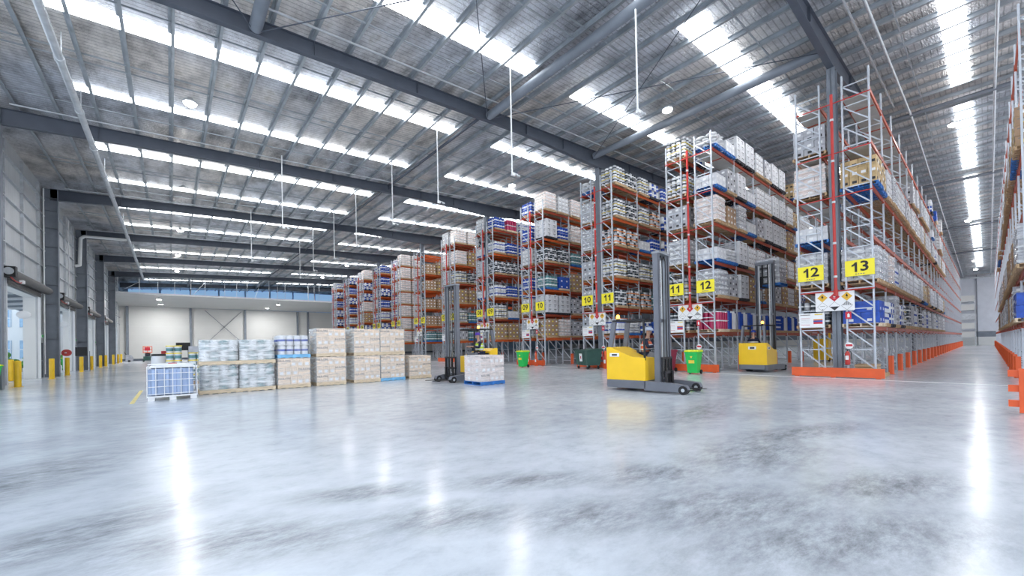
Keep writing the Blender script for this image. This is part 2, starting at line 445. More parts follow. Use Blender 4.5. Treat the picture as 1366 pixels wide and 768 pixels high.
# services: sprinkler main along the left, range pipes, hanging drops
o = MB(); zc = 11.02
o.cyl((-2.66, YN, zc), (-2.66, 73, zc), .11, 'galv', 14)
for yy in [3.87+3.82*i for i in range(19)]:
    o.cyl((-2.66, yy, zc), (-2.66, yy+.18, zc), .135, 'galv', 14)
    o.bar((-2.66, yy+.4, zc+.1), (-2.66, yy+.4, roof(-2.66)), .03, .03, 'galv')
tag(o.build('sprinkler_main'), 'wide galvanised pipe running under the left rafters towards the back wall', 'pipe')
for j, Yr in enumerate(RY[1:-1]):
    q = MB(); xa = -5.0
    q.bar((xa, Yr-.9, roof(xa)-.12), (29, Yr-.9, roof(29)-.12), .05, .05, 'galv')
    for xx in range(-4, 29, 3): q.cyl((xx, Yr-.9, roof(xx)-.12), (xx, Yr-.9, roof(xx)+.05), .012, 'galv', 6)
    nth = ['first', 'second', 'third', 'fourth', 'fifth', 'sixth', 'seventh'][j]
    tag(q.build('range_pipe'), 'thin sprinkler range pipe beside the %s rafter from the viewer' % nth, 'pipe', 'sprinkler range pipes under the roof')
for yy, nm in ((2.5, 'thin conduit pipe high over the right-hand rack aisle'), (-.42, 'outer thin conduit pipe near the right edge rack')):
    q = MB()
    for xa, xb in ((10, RIDGE), (RIDGE, XE-1)): q.cyl((xa, yy, roof(xa)-.2), (xb, yy, roof(xb)-.2), .05, 'galv', 8)
    for xx in range(12, 100, 4): q.cyl((xx, yy, roof(xx)-.2), (xx, yy, roof(xx)+.0), .012, 'galv', 5)
    tag(q.build('conduit_pipe'), nm, 'pipe', 'conduits over the aisle')

# lamps
def lamp(x, y, label, drop=.55, parts=True):
    z = roof(x)-drop
    t = thing('highbay_lamp', label, 'ceiling lamp', (x, y, z), 0, 'highbay lamps under the roof')
    h = MB(); h.lathe([(.20, 0), (.235, .02), (.235, .09), (.12, .13), (.10, .22), (.04, .25)], (0,0,0), 'galv', 18)
    for k in range(12): a = 2*pi*k/12; h.bar((.12*cos(a), .12*sin(a), .12), (.2*cos(a), .2*sin(a), .12), .008, .05, 'galv')
    h.build('lamp_housing', t)
    MB().lathe([(.03, -.12), (.13, -.10), (.20, -.055), (.225, .0)], (0,0,0), 'lamp_glow', 18).build('lamp_lens', t)
    MB().cyl((0,0,.25), (0,0,drop+.02), .008, 'galv', 6).build('hanging_cable', t)
    if parts:
        l = bpy.data.lights.new('lamp_light', 'AREA'); l.shape = 'DISK'; l.size = .35; l.energy = LAMP_W; l.color = (1, .98, .95)
        lo = bpy.data.objects.new('lamp_light', l); COL.objects.link(lo); lo.parent = t; lo.location = (0, 0, -.14)
LAMP_W = 160
ordn = ['nearest', 'second nearest', 'third nearest', 'fourth nearest', 'fifth nearest', 'sixth nearest']
for i, Yl in enumerate([21.1, 32.6, 44.1, 55.6, 67.0]):
    lamp(.7, Yl, 'bright round highbay lamp, %s in the left lamp row' % ordn[i])
for i, Yl in enumerate([9.7, 21.2, 32.7, 44.1, 55.6, 67.0]):
    lamp(18.2, Yl, 'bright round highbay lamp, %s in the row over the rack ends' % ordn[i])
for i, xx in enumerate([32.3, 56, 80, 88]):
    lamp(xx, 1.0, 'bright round highbay lamp, %s over the right aisle' % ordn[i], 0.75)

# hanging drop conduits
for i, (x, y, zb, lab) in enumerate([(10.5, 12.2, 8.35, 'white drop pole hanging right of the big round strut'), (11.6, 7.2, 9.0, 'nearest white drop pole, cut by the top of the view'),
        (10.3, 23.1, 8.95, 'white drop pole hanging right of the left skylight ends'), (10.6, 18.2, 8.95, 'white drop pole above the tall mast of the reach truck'), (4.9, 25.7, 8.4, 'white drop pole in the middle of the left roof'),
        (10.4, 29.6, 8.9, 'thin white drop pole above the carton stacks'), (10.4, 34.8, 8.9, 'far thin white drop pole above the carton stacks'), (10.4, 41.2, 8.9, 'farther thin white drop pole near the distant rack tops'), (4.9, 37.2, 8.5, 'far drop pole over the left half of the hall'), (10.4, 46.4, 8.9, 'most distant white drop pole')]):
    t = thing('drop_pole', lab, 'hanging pole', (x, y, zb), 0, 'drop poles hanging from the roof')
    MB().cyl((0,0,0), (0,0,roof(x)-zb+.02), .03, 'white', 10).build('pole', t)
    q = MB(); q.bar((-.04,0,.05), (.32,-.05,-.02), .04, .03, 'white'); q.cb((.05, 0, -.03), (.14, .1, .1), 'white'); q.cb((.28,-.05,-.05), (.1,.1,.07), 'galv')
    q.build('sensor_head', t)

# ---------------- left wall with dock doors
DOORS = [(Yr+3.5, Yr+9.95) for Yr in RY[3:8]]
HEAD = 4.85
w = MB(); xw = -6.1
w.box((xw-.06, YN+38.5, HEAD), (xw, YF, roof(XW)+.25), 'clad_wall')
prev = YN+38.5
for a, b in DOORS + [(YF, YF)]:
    if b < 84 or a == YF: w.box((xw-.06, prev, 0), (xw, min(a, YF), HEAD), 'clad_wall'); prev = b
wl = struct(w, 'wall_left')
g = MB()                                                             # girts and posts on the inner face
for zz in (5.75, 6.85, 7.9, 9.05, 10.1, 11.1): g.box((xw, 25.6, zz), (xw+.13, YF, zz+.05), 'galv'); 
g.build('wall_girt', wl)
for Yr in RY[3:8]:
    for off in (1.8, 3.4, 6.6, 10.05):
        z0 = 0 if off in (1.8, 3.4, 10.05) else HEAD+.2
        MB().box((xw, Yr+off-.05, z0), (xw+.12, Yr+off+.05, roof(XW)-.1), 'galv').build('wall_post', wl)
trans = MB()
for i, (a, b) in enumerate(DOORS[:4]):
    where = ['nearest', 'second', 'third', 'fourth'][i]
    t = thing('roller_door', 'rolled-up grey roller door above the %s opening in the left wall' % where, 'roller door', (xw, a, 0), 0, 'roller doors along the left wall')
    L = b-a
    MB().cyl((.30, -.25, 5.35), (.30, L+.9, 5.35), .22, 'roller', 20).build('door_roll', t)
    q = MB()
    for k in range(4): q.box((.12+.02*(k%2), -.05, HEAD+.02-.0+.07*k), (.16+.02*(k%2), L+.05, HEAD+.09+.07*k), 'roller')
    q.build('door_slats', t)
    q = MB().cb((.30, -.42, 5.4), (.42, .36, .5), 'black'); q.cyl((.30,-.62,5.42), (.30,-.35,5.42), .17, 'galv', 14)
    q.tube([(.35,-.55,5.15), (.42,-.2,5.0), (.5,.25,4.95), (.5,.6,5.05)], .025, 'pipe_red'); q.cb((.5,.6,5.05), (.14,.3,.16), 'white')
    q.build('door_motor', t)
    q = MB()
    for yy in (-.06, L): q.box((.02, yy, 0), (.14, yy+.07, HEAD+.3), 'white')
    q.build('door_track', t)
    # door frame linings in white just outside the opening
    q = MB(); q.box((-.55, L, 0), (-.06, L+.12, HEAD), 'wall_white'); q.box((-.55, -.14, 0), (-.06, 0, HEAD), 'wall_white'); q.box((-.55, -.14, HEAD), (-.06, L+.12, HEAD+.1), 'wall_white')
    q.build('door_reveal', t)
    m_ = thing('round_mirror', 'white oval dock mirror on a bracket in the %s door opening' % where, 'mirror', (xw-.38, b-.52, 3.75), 0, 'dock mirrors')
    q = MB(); q.ball((0, -.25, 0), .29, 'white', 18, 10, (1, .25, .8)); q.build('mirror_disc', m_)
    MB().bar((-.1, .52, .0), (0, -.2, 0), .04, .04, 'galv').build('mirror_arm', m_)
# personnel doors beside dock doors
for i, Yr in enumerate(RY[3:6]):
    y = Yr+10.2
    d = MB(); d.box((xw, y-.08, 0), (xw+.1, y, 2.25), 'galv'); d.box((xw, y+.85, 0), (xw+.1, y+.93, 2.25), 'galv'); d.box((xw, y-.08, 2.15), (xw+.1, y+.93, 2.25), 'galv')
    d.box((xw+.0, y, 0.02), (xw+.05, y+.85, 2.15), 'steel_dark')
    o = struct(d, 'door_%d' % (i+1))
    h = MB().bar((xw+.05, y+.1, 1.05), (xw+.12, y+.1, 1.05), .03, .03, 'galv').bar((xw+.12, y+.08, 1.05), (xw+.12, y+.22, 1.05), .02, .02, 'galv'); h.build('door_handle', o)
    s = thing('exit_light', 'small green exit light over the %s personnel door' % ['near', 'middle', 'far'][i], 'exit sign', (xw+.06, y+.5, 2.55), 0, 'exit lights on the left wall')
    MB().cb((0,0,0), (.06, .42, .2), 'white').build('sign_box', s); MB().cb((.035,0,0), (.01, .36, .14), 'bin_green').build('sign_face', s)
# down pipe from roof
o = MB().tube([(-6.05, 49.3, 8.75), (-5.78, 49.3, 8.85), (-5.72, 49.3, 11.1), (-5.5, 49.3, 11.32), (-2.9, 49.3, 11.4)], .12, 'white', 12)
tag(o.build('white_duct_pipe'), 'fat white pipe bent down beside the third left wall column', 'pipe')
o = MB().cyl((-5.25, 26.0, 2), (-5.25, 26.0, 2.01), .01, 'white')
for yy, lab in ((37.75, 'thin white conduit down the second wall column'), (45.8, 'thin white conduit between the second and third wall columns')):
    tag(MB().cyl((-5.95, yy, .2), (-5.95, yy, roof(XW)-.2), .035, 'white', 8).build('wall_conduit'), lab, 'conduit')
# hose reel and black board
t = thing('hose_reel', 'red hose reel fixed low behind the second wall column', 'hose reel', (-5.2, 38.95, 1.5), pi/2)
MB().cyl((-.15,0,0), (-.13,0,0), .22, 'pipe_red', 20).cyl((.13,0,0), (.15,0,0), .22, 'pipe_red', 20).build('reel_side', t)
MB().cyl((-.13,0,0), (.13,0,0), .18, 'black', 20).build('hose', t)
MB().bar((-.42, 0, 0), (-.15, 0, 0), .06, .06, 'galv').build('wall_bracket', t)
t = thing('wall_board', 'dark rectangular board standing by the third wall column', 'board', (-5.25, 45.9, 0))
MB().cb((-.1, 0, 1.58), (.65, .05, .68), 'black').build('board_panel', t)
MB().bar((-.35,0.05,0), (-.35,.05,1.6), .04, .04, 'column_grey').bar((.35,.05,0), (.35,.05,1.6), .04, .04, 'column_grey').build('board_leg', t)

# bollards
def bollard(x, y, lab):
    t = thing('bollard', lab, 'bollard', (x, y, 0), 0, 'yellow bollards along the left wall')
    MB().lathe([(.115, 0), (.115, 1.15), (.10, 1.18), (.02, 1.185)], (0,0,0), 'bollard_yellow', 16).build('post', t)
    q = MB().cb((0,0,.006), (.3,.3,.012), 'bollard_yellow')
    for a in (-1, 1):
        for b in (-1, 1): q.cyl((a*.12, b*.12, .012), (a*.12, b*.12, .035), .012, 'galv', 6)
    q.build('base_plate', t)
BN = ['closest', 'second', 'third', 'fourth', 'fifth', 'sixth', 'seventh', 'eighth', 'ninth', 'most distant']
for i, y in enumerate([28.26, 35.09, 39.66, 45.22, 50.4, 56.33, 60.6, 67.89, 73.67, 77.9]):
    bollard(-5.27, y, 'yellow bollard, %s in the line inside the left wall' % BN[i])
for y, l in ((34.9, 'yellow bollard outside the nearest door, right one of its pair'), (33.0, 'yellow bollard outside the nearest door, left one of its pair'), (45.4, 'yellow bollard outside the second door opening'), (56.6, 'yellow bollard outside the third door opening')):
    bollard(-6.75, y, l)

# ---------------- outside the doors
o = MB().box((-45, 5, -.22), (-6.36, 120, -.02), 'concrete_out'); struct(o, 'ground')
b = thing('white_building', 'white building with blue windows seen through the dock doors', 'building', (-26, 60, 0))
MB().box((-3, -50, 0), (0, 60, 9), 'wall_white').build('building_wall', b)
for k in range(14):
    for zz in (1.2, 4.8):
        w_ = MB().box((.0, -48+7.6*k, zz), (.05, -44+7.6*k, zz+1.9), 'glass_blue'); 
        for j in range(5): w_.box((.05, -48+7.6*k+j, zz), (.09, -47.95+7.6*k+j, zz+1.9), 'white')
        w_.build('window', b)
b2 = thing('office_block', 'white two storey block with blue window bands outside the nearest dock door', 'building', (-9.6, 66, 0))
MB().box((-14, 0, 0), (0, 12, 7.6), 'wall_white').build('building_wall', b2)
for zz in (1.0, 4.3):
    for k in range(5):
        w_ = MB().box((-13.4+2.7*k, -.05, zz), (-11.2+2.7*k, 0, zz+1.9), 'glass_blue')
        for j in range(4): w_.box((-13.4+2.7*k+.7*j, -.09, zz), (-13.34+2.7*k+.7*j, -.05, zz+1.9), 'white')
        w_.box((-13.4+2.7*k, -.09, zz+.9), (-11.2+2.7*k, -.05, zz+.96), 'white'); w_.build('window', b2)
aw = MB().prism([(-11, 5.6), (-6.2, 6.1), (-6.2, 6.25), (-11, 5.75)], 20, 64, 'steel_dark', 'xz')
for yy in range(20, 65, 4): aw.bar((-11, yy, 5.5), (-6.2, yy, 6.0), .1, .2, 'white')
tag(aw.build('dock_canopy'), 'dark awning roof on white ribs outside the dock doors', 'awning')
for k, (x, y, r) in enumerate([(-12.2, 57, 1.1), (-10, 60, .9), (-15, 61, 1.2), (-8.2, 63, .8), (-9.5, 52, .7)]):
    t = thing('shrub', 'green shrub outside, %s from the nearest door' % BN[k], 'shrub', (x, y, 0), 0, 'shrubs outside the doors')
    q = MB()
    for j in range(24):
        a = random.random()*6.28; rr = r*random.random()**.5
        q.ball((rr*cos(a), rr*sin(a), r*.5+r*random.random()), r*(.18+.16*random.random()), 'leaf', 7, 5)
    q.build('foliage', t); MB().cyl((0,0,-.05), (0,0,r*.8), .06, 'wood', 6).build('stem', t)
t = thing('step_ladder', 'white step ladder frame just outside the nearest dock door', 'ladder', (-8.2, 34.8, 0), .3)
q = MB()
for s in (-1, 1): q.bar((0, s*.45, -.02), (.5, s*.35, 3.2), .06, .04, 'white'); q.bar((1.3, s*.45, -.02), (.6, s*.35, 3.2), .06, .04, 'white')
q.build('ladder_frame', t); q = MB()
for k in range(9): z = .3+.33*k; q.bar((.5*z/3.2, -.43, z), (.5*z/3.2, .43, z), .08, .03, 'white')
q.build('rung', t)

# ---------------- cool room and canopy at the back
YB, YC = 88., 73.
o = MB().box((-6.1, YB, 0), (60, YB+.3, 8.75), 'panel_cream')
o.box((-6.1, YB-.04, 0), (60, YB, .35), 'steel_dark')
for zz in (1.9, 3.1, 4.3, 5.5, 6.7): o.box((-6.1, YB-.006, zz), (60, YB, zz+.015), 'wall_white')
wb = struct(o, 'wall_back')
for xx in (-5.2, 2.64, 10.44, 19.1, 21.0, 27, 33):
    q = MB(); q.box((xx-.16, YB-.35, 0), (xx+.16, YB-.04, 8.7), 'column_grey'); q.build('back_column', wb)
for a, b_ in (((4.6, 8.4), (10.1, 2.6)), ((9.9, 8.4), (4.3, 2.2)), ((4.6, .2), (4.6, .3))):
    MB().bar((a[0], YB-.2, a[1]), (b_[0], YB-.2, b_[1]), .08, .08, 'column_grey').build('wall_brace', wb)
o = MB().add([(-6.1,YC,9.15),(60,YC,9.55),(60,YB,8.95),(-6.1,YB,8.72),(-6.1,YC,9.3),(60,YC,9.7),(60,YB,9.1),(-6.1,YB,8.87)],
             [(3,2,1,0),(4,5,6,7),(0,1,5,4),(1,2,6,5),(2,3,7,6),(3,0,4,7)], 'panel_cream')
o.add([(-6.1,YC-.05,9.1),(60,YC-.05,9.5),(60,YC,9.5),(-6.1,YC,9.1),(-6.1,YC-.05,9.36),(60,YC-.05,9.76),(60,YC,9.76),(-6.1,YC,9.36)],
      [(3,2,1,0),(4,5,6,7),(0,1,5,4),(1,2,6,5),(2,3,7,6),(3,0,4,7)], 'white')
cr = struct(o, 'ceiling_coolroom')
for xx in range(-4, 60, 4):
    MB().box((xx-.02, YC, 9.08+.006*(xx+6)), (xx+.02, YC+.02, 9.1), 'galv')
o = MB().box((-6.1, 94, 0), (XE, 94.2, 15), 'clad_blue'); struct(o, 'wall_far')
for i in range(16):
    q = MB().box((-5.4+4.2*i, 93.93, 9.3), (-1.5+4.2*i, 93.97, 13.2), 'added_wall_glow'); struct(q, 'window_%d' % wn); wn += 1  # not real windows: glowing panes added to brighten the space over the canopy
for i in range(34):                                                   # hangers over the canopy
    xx = -5.2+1.9*i
    h = MB().cyl((xx, YC+.1+(i%3)*4, 9.2), (xx, YC+.1+(i%3)*4, roof(xx)), .035, 'white', 6)
    if i % 4 == 0: h.bar((xx, YC+.2, 9.3), (xx+1.8, YC+8, roof(xx)-.1), .05, .05, 'white')
    h.build('hanger_rod', cr)
for i, (xx, yy, l) in enumerate([(-1.2, 75.5, 'front left'), (-1.1, 83, 'rear left'), (13.6, 75.5, 'front right'), (13.2, 83, 'rear right')]):
    t = thing('canopy_lamp', 'small white lamp under the far canopy, %s one' % l, 'ceiling lamp', (xx, yy, 8.75), 0, 'lamps under the far canopy')
    MB().lathe([(.28, 0), (.3, .06), (.12, .14)], (0,0,0), 'galv', 14).cyl((0,0,.14), (0,0,.35), .05, 'galv', 8).build('lamp_housing', t); MB().lathe([(.26, -.02), (.27, 0)], (0,0,0), 'lamp_glow', 14).build('lamp_lens', t)
    l = bpy.data.lights.new('lamp_light', 'AREA'); l.shape = 'DISK'; l.size = .5; l.energy = 900
    lo = bpy.data.objects.new('lamp_light', l); COL.objects.link(lo); lo.parent = t; lo.location = (0,0,-.05)

# end wall of the aisle
o = MB().box((XE, YN, 2.3), (XE+.25, YF, 13.2), 'clad_end'); o.box((XE-.06, YN, .0), (XE+.25, YF, 2.3), 'panel_cream')
o.box((XE-.1, YN, 1.35), (XE-.06, YF, 2.25), 'column_grey'); o.box((XE-.5, YN, 10.9), (XE, YF, 11.15), 'galv'); o.box((XE-.5, YN, 12.0), (XE-.1, YF, 12.2), 'galv')
we = struct(o, 'wall_right')
for yy in (-5, 1.1, 2.9, 9, 15): MB().box((XE-.18, yy-.04, 0), (XE, yy+.04, 12.8), 'column_grey').build('wall_post', we)
t = thing('access_stair', 'pale grey stacked stair tower at the far end of the right aisle', 'stairs', (98.6, 2.05, 0))
q = MB()
for sx in (-1, 1):
    for sy in (-.75, .75): q.bar((sx, sy, 0), (sx, sy, 7.6), .1, .1, 'galv')
q.build('tower_frame', t)
q = MB()
for k, zz in enumerate((1.2, 2.6, 4.1, 5.6, 7.0)):
    q.box((-1, -.75, zz), (1, .75, zz+.08), 'galv')
    for j in range(6): q.box((-.9+.3*j, -.6, zz-1.2+.2*j), (-.62+.3*j, .6, zz-1.16+.2*j), 'galv')
q.build('stair_flight', t)
q = MB()
for zz in (1.28, 2.68, 4.18, 5.68, 7.08): q.box((-1.03, -.75, zz), (-1.0, .75, zz+.9), 'panel_cream' if zz != 4.18 else 'galv')
q.build('side_panel', t)

# floor markings
o = MB().box((19.0, -3, .001), (19.1, 75, .004), 'line_white'); tag(o.build('floor_line'), 'white painted line on the floor along all rack ends', 'floor line')
o = MB().box((-.92, 15.9, .001), (-.82, 21, .004), 'line_yellow'); tag(o.build('floor_line'), 'short yellow painted floor line left of the caged tank', 'floor line')
# ------------------------------------------------------------------ racks
def frame_mesh(h=TOP):
    f = MB(); d = .42
    for s in (-1, 1):
        f.box((-.045, s*d-(.05 if s > 0 else 0.0)-(.0), 0), (.045, s*d+(.05 if s < 0 else 0), h), 'rack_grey')
        f.box((-.075, s*d-.07, 0), (.075, s*d+.07, .012), 'rack_grey')
        for k in range(int(h/.9)): 
            f.box((.045, s*d-.03*s-.01, .4+.9*k), (.048, s*d-.03*s+.01, .46+.9*k), 'black')
    z = .35; up = True
    f.bar((0, -d+.04, .25), (0, d-.04, .25), .03, .04, 'rack_grey')
    while z < h-1.1:
        f.bar((0, -d+.04 if up else d-.04, z), (0, d-.04 if up else -d+.04, z+.72), .03, .045, 'rack_grey')
        z += .72; f.bar((0, -d+.04, z), (0, d-.04, z), .03, .04, 'rack_grey'); up = up
        z += .06
    return f
def beam_mesh(mat):
    b = MB(); L = BAY-.09
    b.box((0, -.02, -.13), (L, .02, -.02), mat); b.box((0, -.025, -.02), (L, .025, 0), mat); b.box((0, -.025, -.15), (L, .025, -.13), mat)
    for x in (0, L-.006): b.box((x, -.035, -.19), (x+.006, .035, .04), mat)
    for x in (.02, L-.03): b.box((x, -.03, -.12), (x+.012, -.02, -.03), 'rack_grey')
    return b
fm = frame_mesh().build('upright_frame'); bmr = beam_mesh('beam_red').build('beam'); bmo = beam_mesh('beam_orange').build('beam')
FM, BR, BO = fm.data, bmr.data, bmo.data
for q in (fm, bmr, bmo): bpy.data.objects.remove(q)
def inst(name, me, parent, loc):
    o = bpy.data.objects.new(name, me); COL.objects.link(o); o.parent = parent; o.location = loc; return o
def run(yc, bays, levels, orange, label, partbays=8, baffles=(), x0=X0):
    t = thing('pallet_rack', label, 'pallet rack', (x0, yc, 0), 0, 'tall pallet racking runs')
    rest = MB()
    def merge(me, loc):
        names = [m.name for m in me.materials]
        rest_v = [tuple(V(loc)+v.co) for v in me.vertices]
        by = {}
        for p_ in me.polygons: by.setdefault(names[p_.material_index], []).append(tuple(p_.vertices))
        for n_, fs in by.items(): rest.add(rest_v, fs, n_)
    for i in range(bays+1): inst('upright_frame', FM, t, (BAY*i, 0, 0))
    for i in range(bays):
        for li, z in enumerate(levels):
            me = (BO if orange else BR)
            if orange == 2: me = BO if (li+i) % 2 == 0 else BR
            for s in (-1, 1):
                loc = (BAY*i+.045, s*.39, z)
                if i < partbays: inst('beam', me, t, loc)
                else: merge(me, loc)
    if rest.v:
        o = rest.build('beams_beyond', t); o['kind'] = 'stuff'
    for z in baffles:
        b = MB(); b.box((.05, -.365, z-.19), (BAY*bays-.05, .365, z-.165), 'baffle')
        for i in range(bays): b.bar((BAY*i+1.3, -.36, z-.2), (BAY*i+1.3, .36, z-.2), .05, .04, 'beam_red')
        b.build('baffle_sheet', t)
    return t
names2 = ['12-13', '11-12', '10-11', '09-10', '08-09', '07-08', '06-07', '05-06', '04-05', '03-04', '02-03', '01-02']
RB = [28, 8, 5, 4, 3, 3, 3, 3, 3, 3, 3, 3]
LB = [24, 3, 2, 2, 2, 2, 2, 2, 2, 2, 2, 2]
def RYc(k): return 3.115 + PITCH*k
def LYc(k): return 4.625 + PITCH*k
for k in range(12):
    lv = LEV if k < 7 else LEVB
    og = 0 if k in (0, 1) else (2 if k in (2, 3, 4, 5) else 1)
    n = names2[k]
    run(RYc(k), RB[k], lv, og, 'tall steel pallet rack, sign %s side of rack row %s' % (n[3:], n), 8 if k < 2 else 5, baffles=(10.89, 8.93) if k == 0 else ((10.89,) if k == 1 else ()))
    run(LYc(k), LB[k], lv, og, 'tall steel pallet rack, sign %s side of rack row %s' % (n[:2], n), 3, baffles=(10.89, 8.93, 7.24) if k == 0 else ())
run(-1.17, 28, LEV, 0, 'long pallet rack cut off by the right edge of the view', 8)

# post guards
def guard(x, y, lab):
    t = thing('post_guard', lab, 'post guard', (x, y, 0), 0, 'orange guards at rack post feet')
    q = MB(); q.prism([(-.09, .06), (-.09, -.06), (-.05, -.1), (.05, -.1), (.09, -.06), (.09, .06), (.07, .06), (.07, -.05), (-.07, -.05), (-.07, .06)], .01, .75, 'guard_orange', 'xy'); q.build('shield', t)
    MB().box((-.11, -.13, 0), (.11, .07, .01), 'guard_orange').build('foot_plate', t)
ORD = ['first', 'second', 'third', 'fourth', 'fifth', 'sixth', 'seventh', 'eighth', 'ninth', 'tenth', 'eleventh', 'twelfth', 'thirteenth', 'fourteenth', 'fifteenth', 'sixteenth', 'seventeenth', 'eighteenth', 'nineteenth', 'twentieth']
for n in range(21, 30): ORD.append('twenty-' + ORD[n-21])
for i in range(1, 28): guard(X0+BAY*i, 2.62, 'orange post guard, %s along the right aisle from sign 13' % ORD[i-1])
for i in range(1, 28):
    x = X0+BAY*i
    t = thing('post_guard', 'orange post guard, %s along the rack at the right edge' % ORD[i-1], 'post guard', (x, -.66, 0), pi, 'orange guards at rack post feet')
    MB().prism([(-.09, .06), (-.09, -.06), (-.05, -.1), (.05, -.1), (.09, -.06), (.09, .06), (.07, .06), (.07, -.05), (-.07, -.05), (-.07, .06)], .01, .75, 'guard_orange', 'xy').build('shield', t)
for k in range(1, 6):
    for i in range(1, [0, 5, 3, 3, 2, 2][k]+1): guard(X0+BAY*i, RYc(k)-.5, 'orange post guard, %s from the front on rack row %s' % (ORD[i-1], names2[k]))

# end barriers, signs, risers at each row end
def barrier(y0, y1, lab):
    t = thing('end_barrier', lab, 'barrier', (19.5, y0, 0), 0, 'orange barriers at the rack row ends')
    L = y1-y0
    q = MB(); q.box((0, 0, .03), (.02, L, .37), 'guard_orange'); q.box((.02, 0, .35), (.12, L, .37), 'guard_orange'); q.box((.02, 0, .03), (.12, L, .05), 'guard_orange')
    q.box((.02,0,.05), (.12,.015,.35), 'guard_orange'); q.box((.02,L-.015,.05), (.12,L,.35), 'guard_orange'); q.build('rail', t)
    for yy in (.1, L/2, L-.25): MB().box((.02, yy, 0), (.12, yy+.15, .05), 'guard_orange').build('foot', t)
def aisle_sign(y, txt, side, k):
    n = names2[k]
    t = thing('aisle_sign', 'yellow aisle sign reading %s on the %s end of rack row %s' % (txt, side, n), 'sign', (19.88, y, 3.86+random.uniform(-.01, .01)), 0, 'yellow aisle number signs')
    MB().box((0, -.43, 0), (.015, .43, .60), 'sign_yellow').build('sign_plate', t)
    q = MB()
    for ci, chx in ((-.145, txt[0]), (.145, txt[1])):
        if chx == '1':                                                # flagged one, read along -y
            pl = [(.0, 0), (.075, 0), (.075, .37), (.015, .37), (-.03, .31), (-.09, .275), (-.09, .205), (.0, .245)]
            q.add([(-.003, -(ci+a_), .145+b_) for a_, b_ in pl], [(0,1,2,3,7), (3,4,5,6,7)], 'black')
        else: text(q, chx, .52, (-.003, -ci, .33), (0, -1.12, 0), (0, 0, 1), 'black')
    if k < 4:
        for j in range(4): q.box((-.003, -.14+.075*j, .055), (0, -.09+.075*j, .085), 'print_soft')
    q.build('numerals', t)
    for yy in (-.35, .35): MB().box((.015, yy-.02, .1), (.05, yy+.02, .5), 'galv').build('clip', t)
def diamond(mb, y, z, r, mat, x):
    mb.add([(x, y+r, z), (x, y, z-r), (x, y-r, z), (x, y, z+r)], [(0,1,2,3)], mat)
def hazard(y, k):
    n = names2[k]
    t = thing('hazard_board', 'white board with amber and red hazard diamonds on rack row %s' % n, 'sign', (19.86, y, 2.58), 0, 'hazard boards on the rack ends')
    MB().box((0, -.61, 0), (.015, .61, .75), 'sign_white').build('board', t)
    q = MB()
    for dy, mt in ((.38, 'sign_amber'), (0, 'sign_red'), (-.38, 'sign_amber')):
        diamond(q, dy, .54, .17, mt, -.003)
        mk = 'print_dark' if mt != 'sign_red' else 'sign_white'
        q.cyl((-.004, dy, .57), (-.006, dy, .57), .035, mk, 12); q.add([(-.006, dy+.03, .57), (-.006, dy-.03, .57), (-.006, dy, .645)], [(0,1,2)], mk)
        q.box((-.006, dy-.035, .50), (-.003, dy+.035, .512), mk)
    for dy in (.38, 0, -.38):                                         # lower diamonds, drawn as outlines
        for a, b in (((dy+.17, .19), (dy, .36)), ((dy, .36), (dy-.17, .19)), ((dy-.17, .19), (dy, .02)), ((dy, .02), (dy+.17, .19))):
            q.bar((-.004, a[0], a[1]), (-.004, b[0], b[1]), .004, .008, 'print_soft')
    q.add([(-.005, .15, .17), (-.005, 0, .02), (-.005, -.15, .17)], [(0,1,2)], 'print_dark')
    for j in range(-4, 5):
        hgt = .145-.03*abs(j); q.box((-.006, -.38+j*.034-.008, .2), (-.003, -.38+j*.034+.008, .2+hgt), 'print_dark')
    q.box((-.005, .36, .06), (-.003, .40, .09), 'print_dark'); q.box((-.005, .30, .2), (-.003, .46, .215), 'print_soft')
    q.build('pictograms', t)
def notice(y, k):
    t = thing('notice_board', 'white notice board with a small red and blue panel on rack row %s' % names2[k], 'sign', (19.88, y, 1.96), 0, 'notice boards on the rack ends')
    MB().box((0, -.42, 0), (.015, .42, .58), 'sign_white').build('board', t)
    q = MB(); q.box((-.003, .05, .50), (0, .38, .53), 'print_soft')
    for z, h in ((.38, .006), (.30, .004), (.24, .004), (.10, .01)): q.box((-.003, .06, z), (0, .36, z+h), 'sign_red' if h > .005 else 'print_soft')
    for z in (.12, .36): q.box((-.003, .05, z), (0, .37, z+.004), 'sign_red')
    q.box((-.003, -.36, .14), (0, -.06, .22), 'sign_red'); q.box((-.003, -.36, .22), (0, -.06, .28), 'print_blue'); q.box((-.003, -.36, .28), (0, -.06, .33), 'label_orange'); q.box((-.003, -.36, .5), (0, -.1, .54), 'label_yellow')
    q.build('printing', t)
def riser(y, k):
    t = thing('sprinkler_riser', 'red sprinkler riser pipe up the end of rack row %s' % names2[k], 'pipe', (19.75, y, 0), 0, 'red risers at the rack ends')
    MB().cyl((0, 0, 3.3), (0, 0, 11.0), .05, 'pipe_red', 12).cyl((0,0,3.15), (0,0,3.4), .075, 'pipe_red', 12).build('riser_pipe', t)
    for z in (LEV[1], LEV[3], LEV[4], LEV[5]):
        z = z-.25
        MB().cyl((.0, -1.15, z), (.0, 1.15, z), .022, 'pipe_red', 8).build('branch_pipe', t)
    for z in (3.9, 5.2, 6.8, 8.4, 10.0): MB().cyl((0,0,z-.04), (0,0,z+.04), .065, 'galv', 12).build('coupling', t)
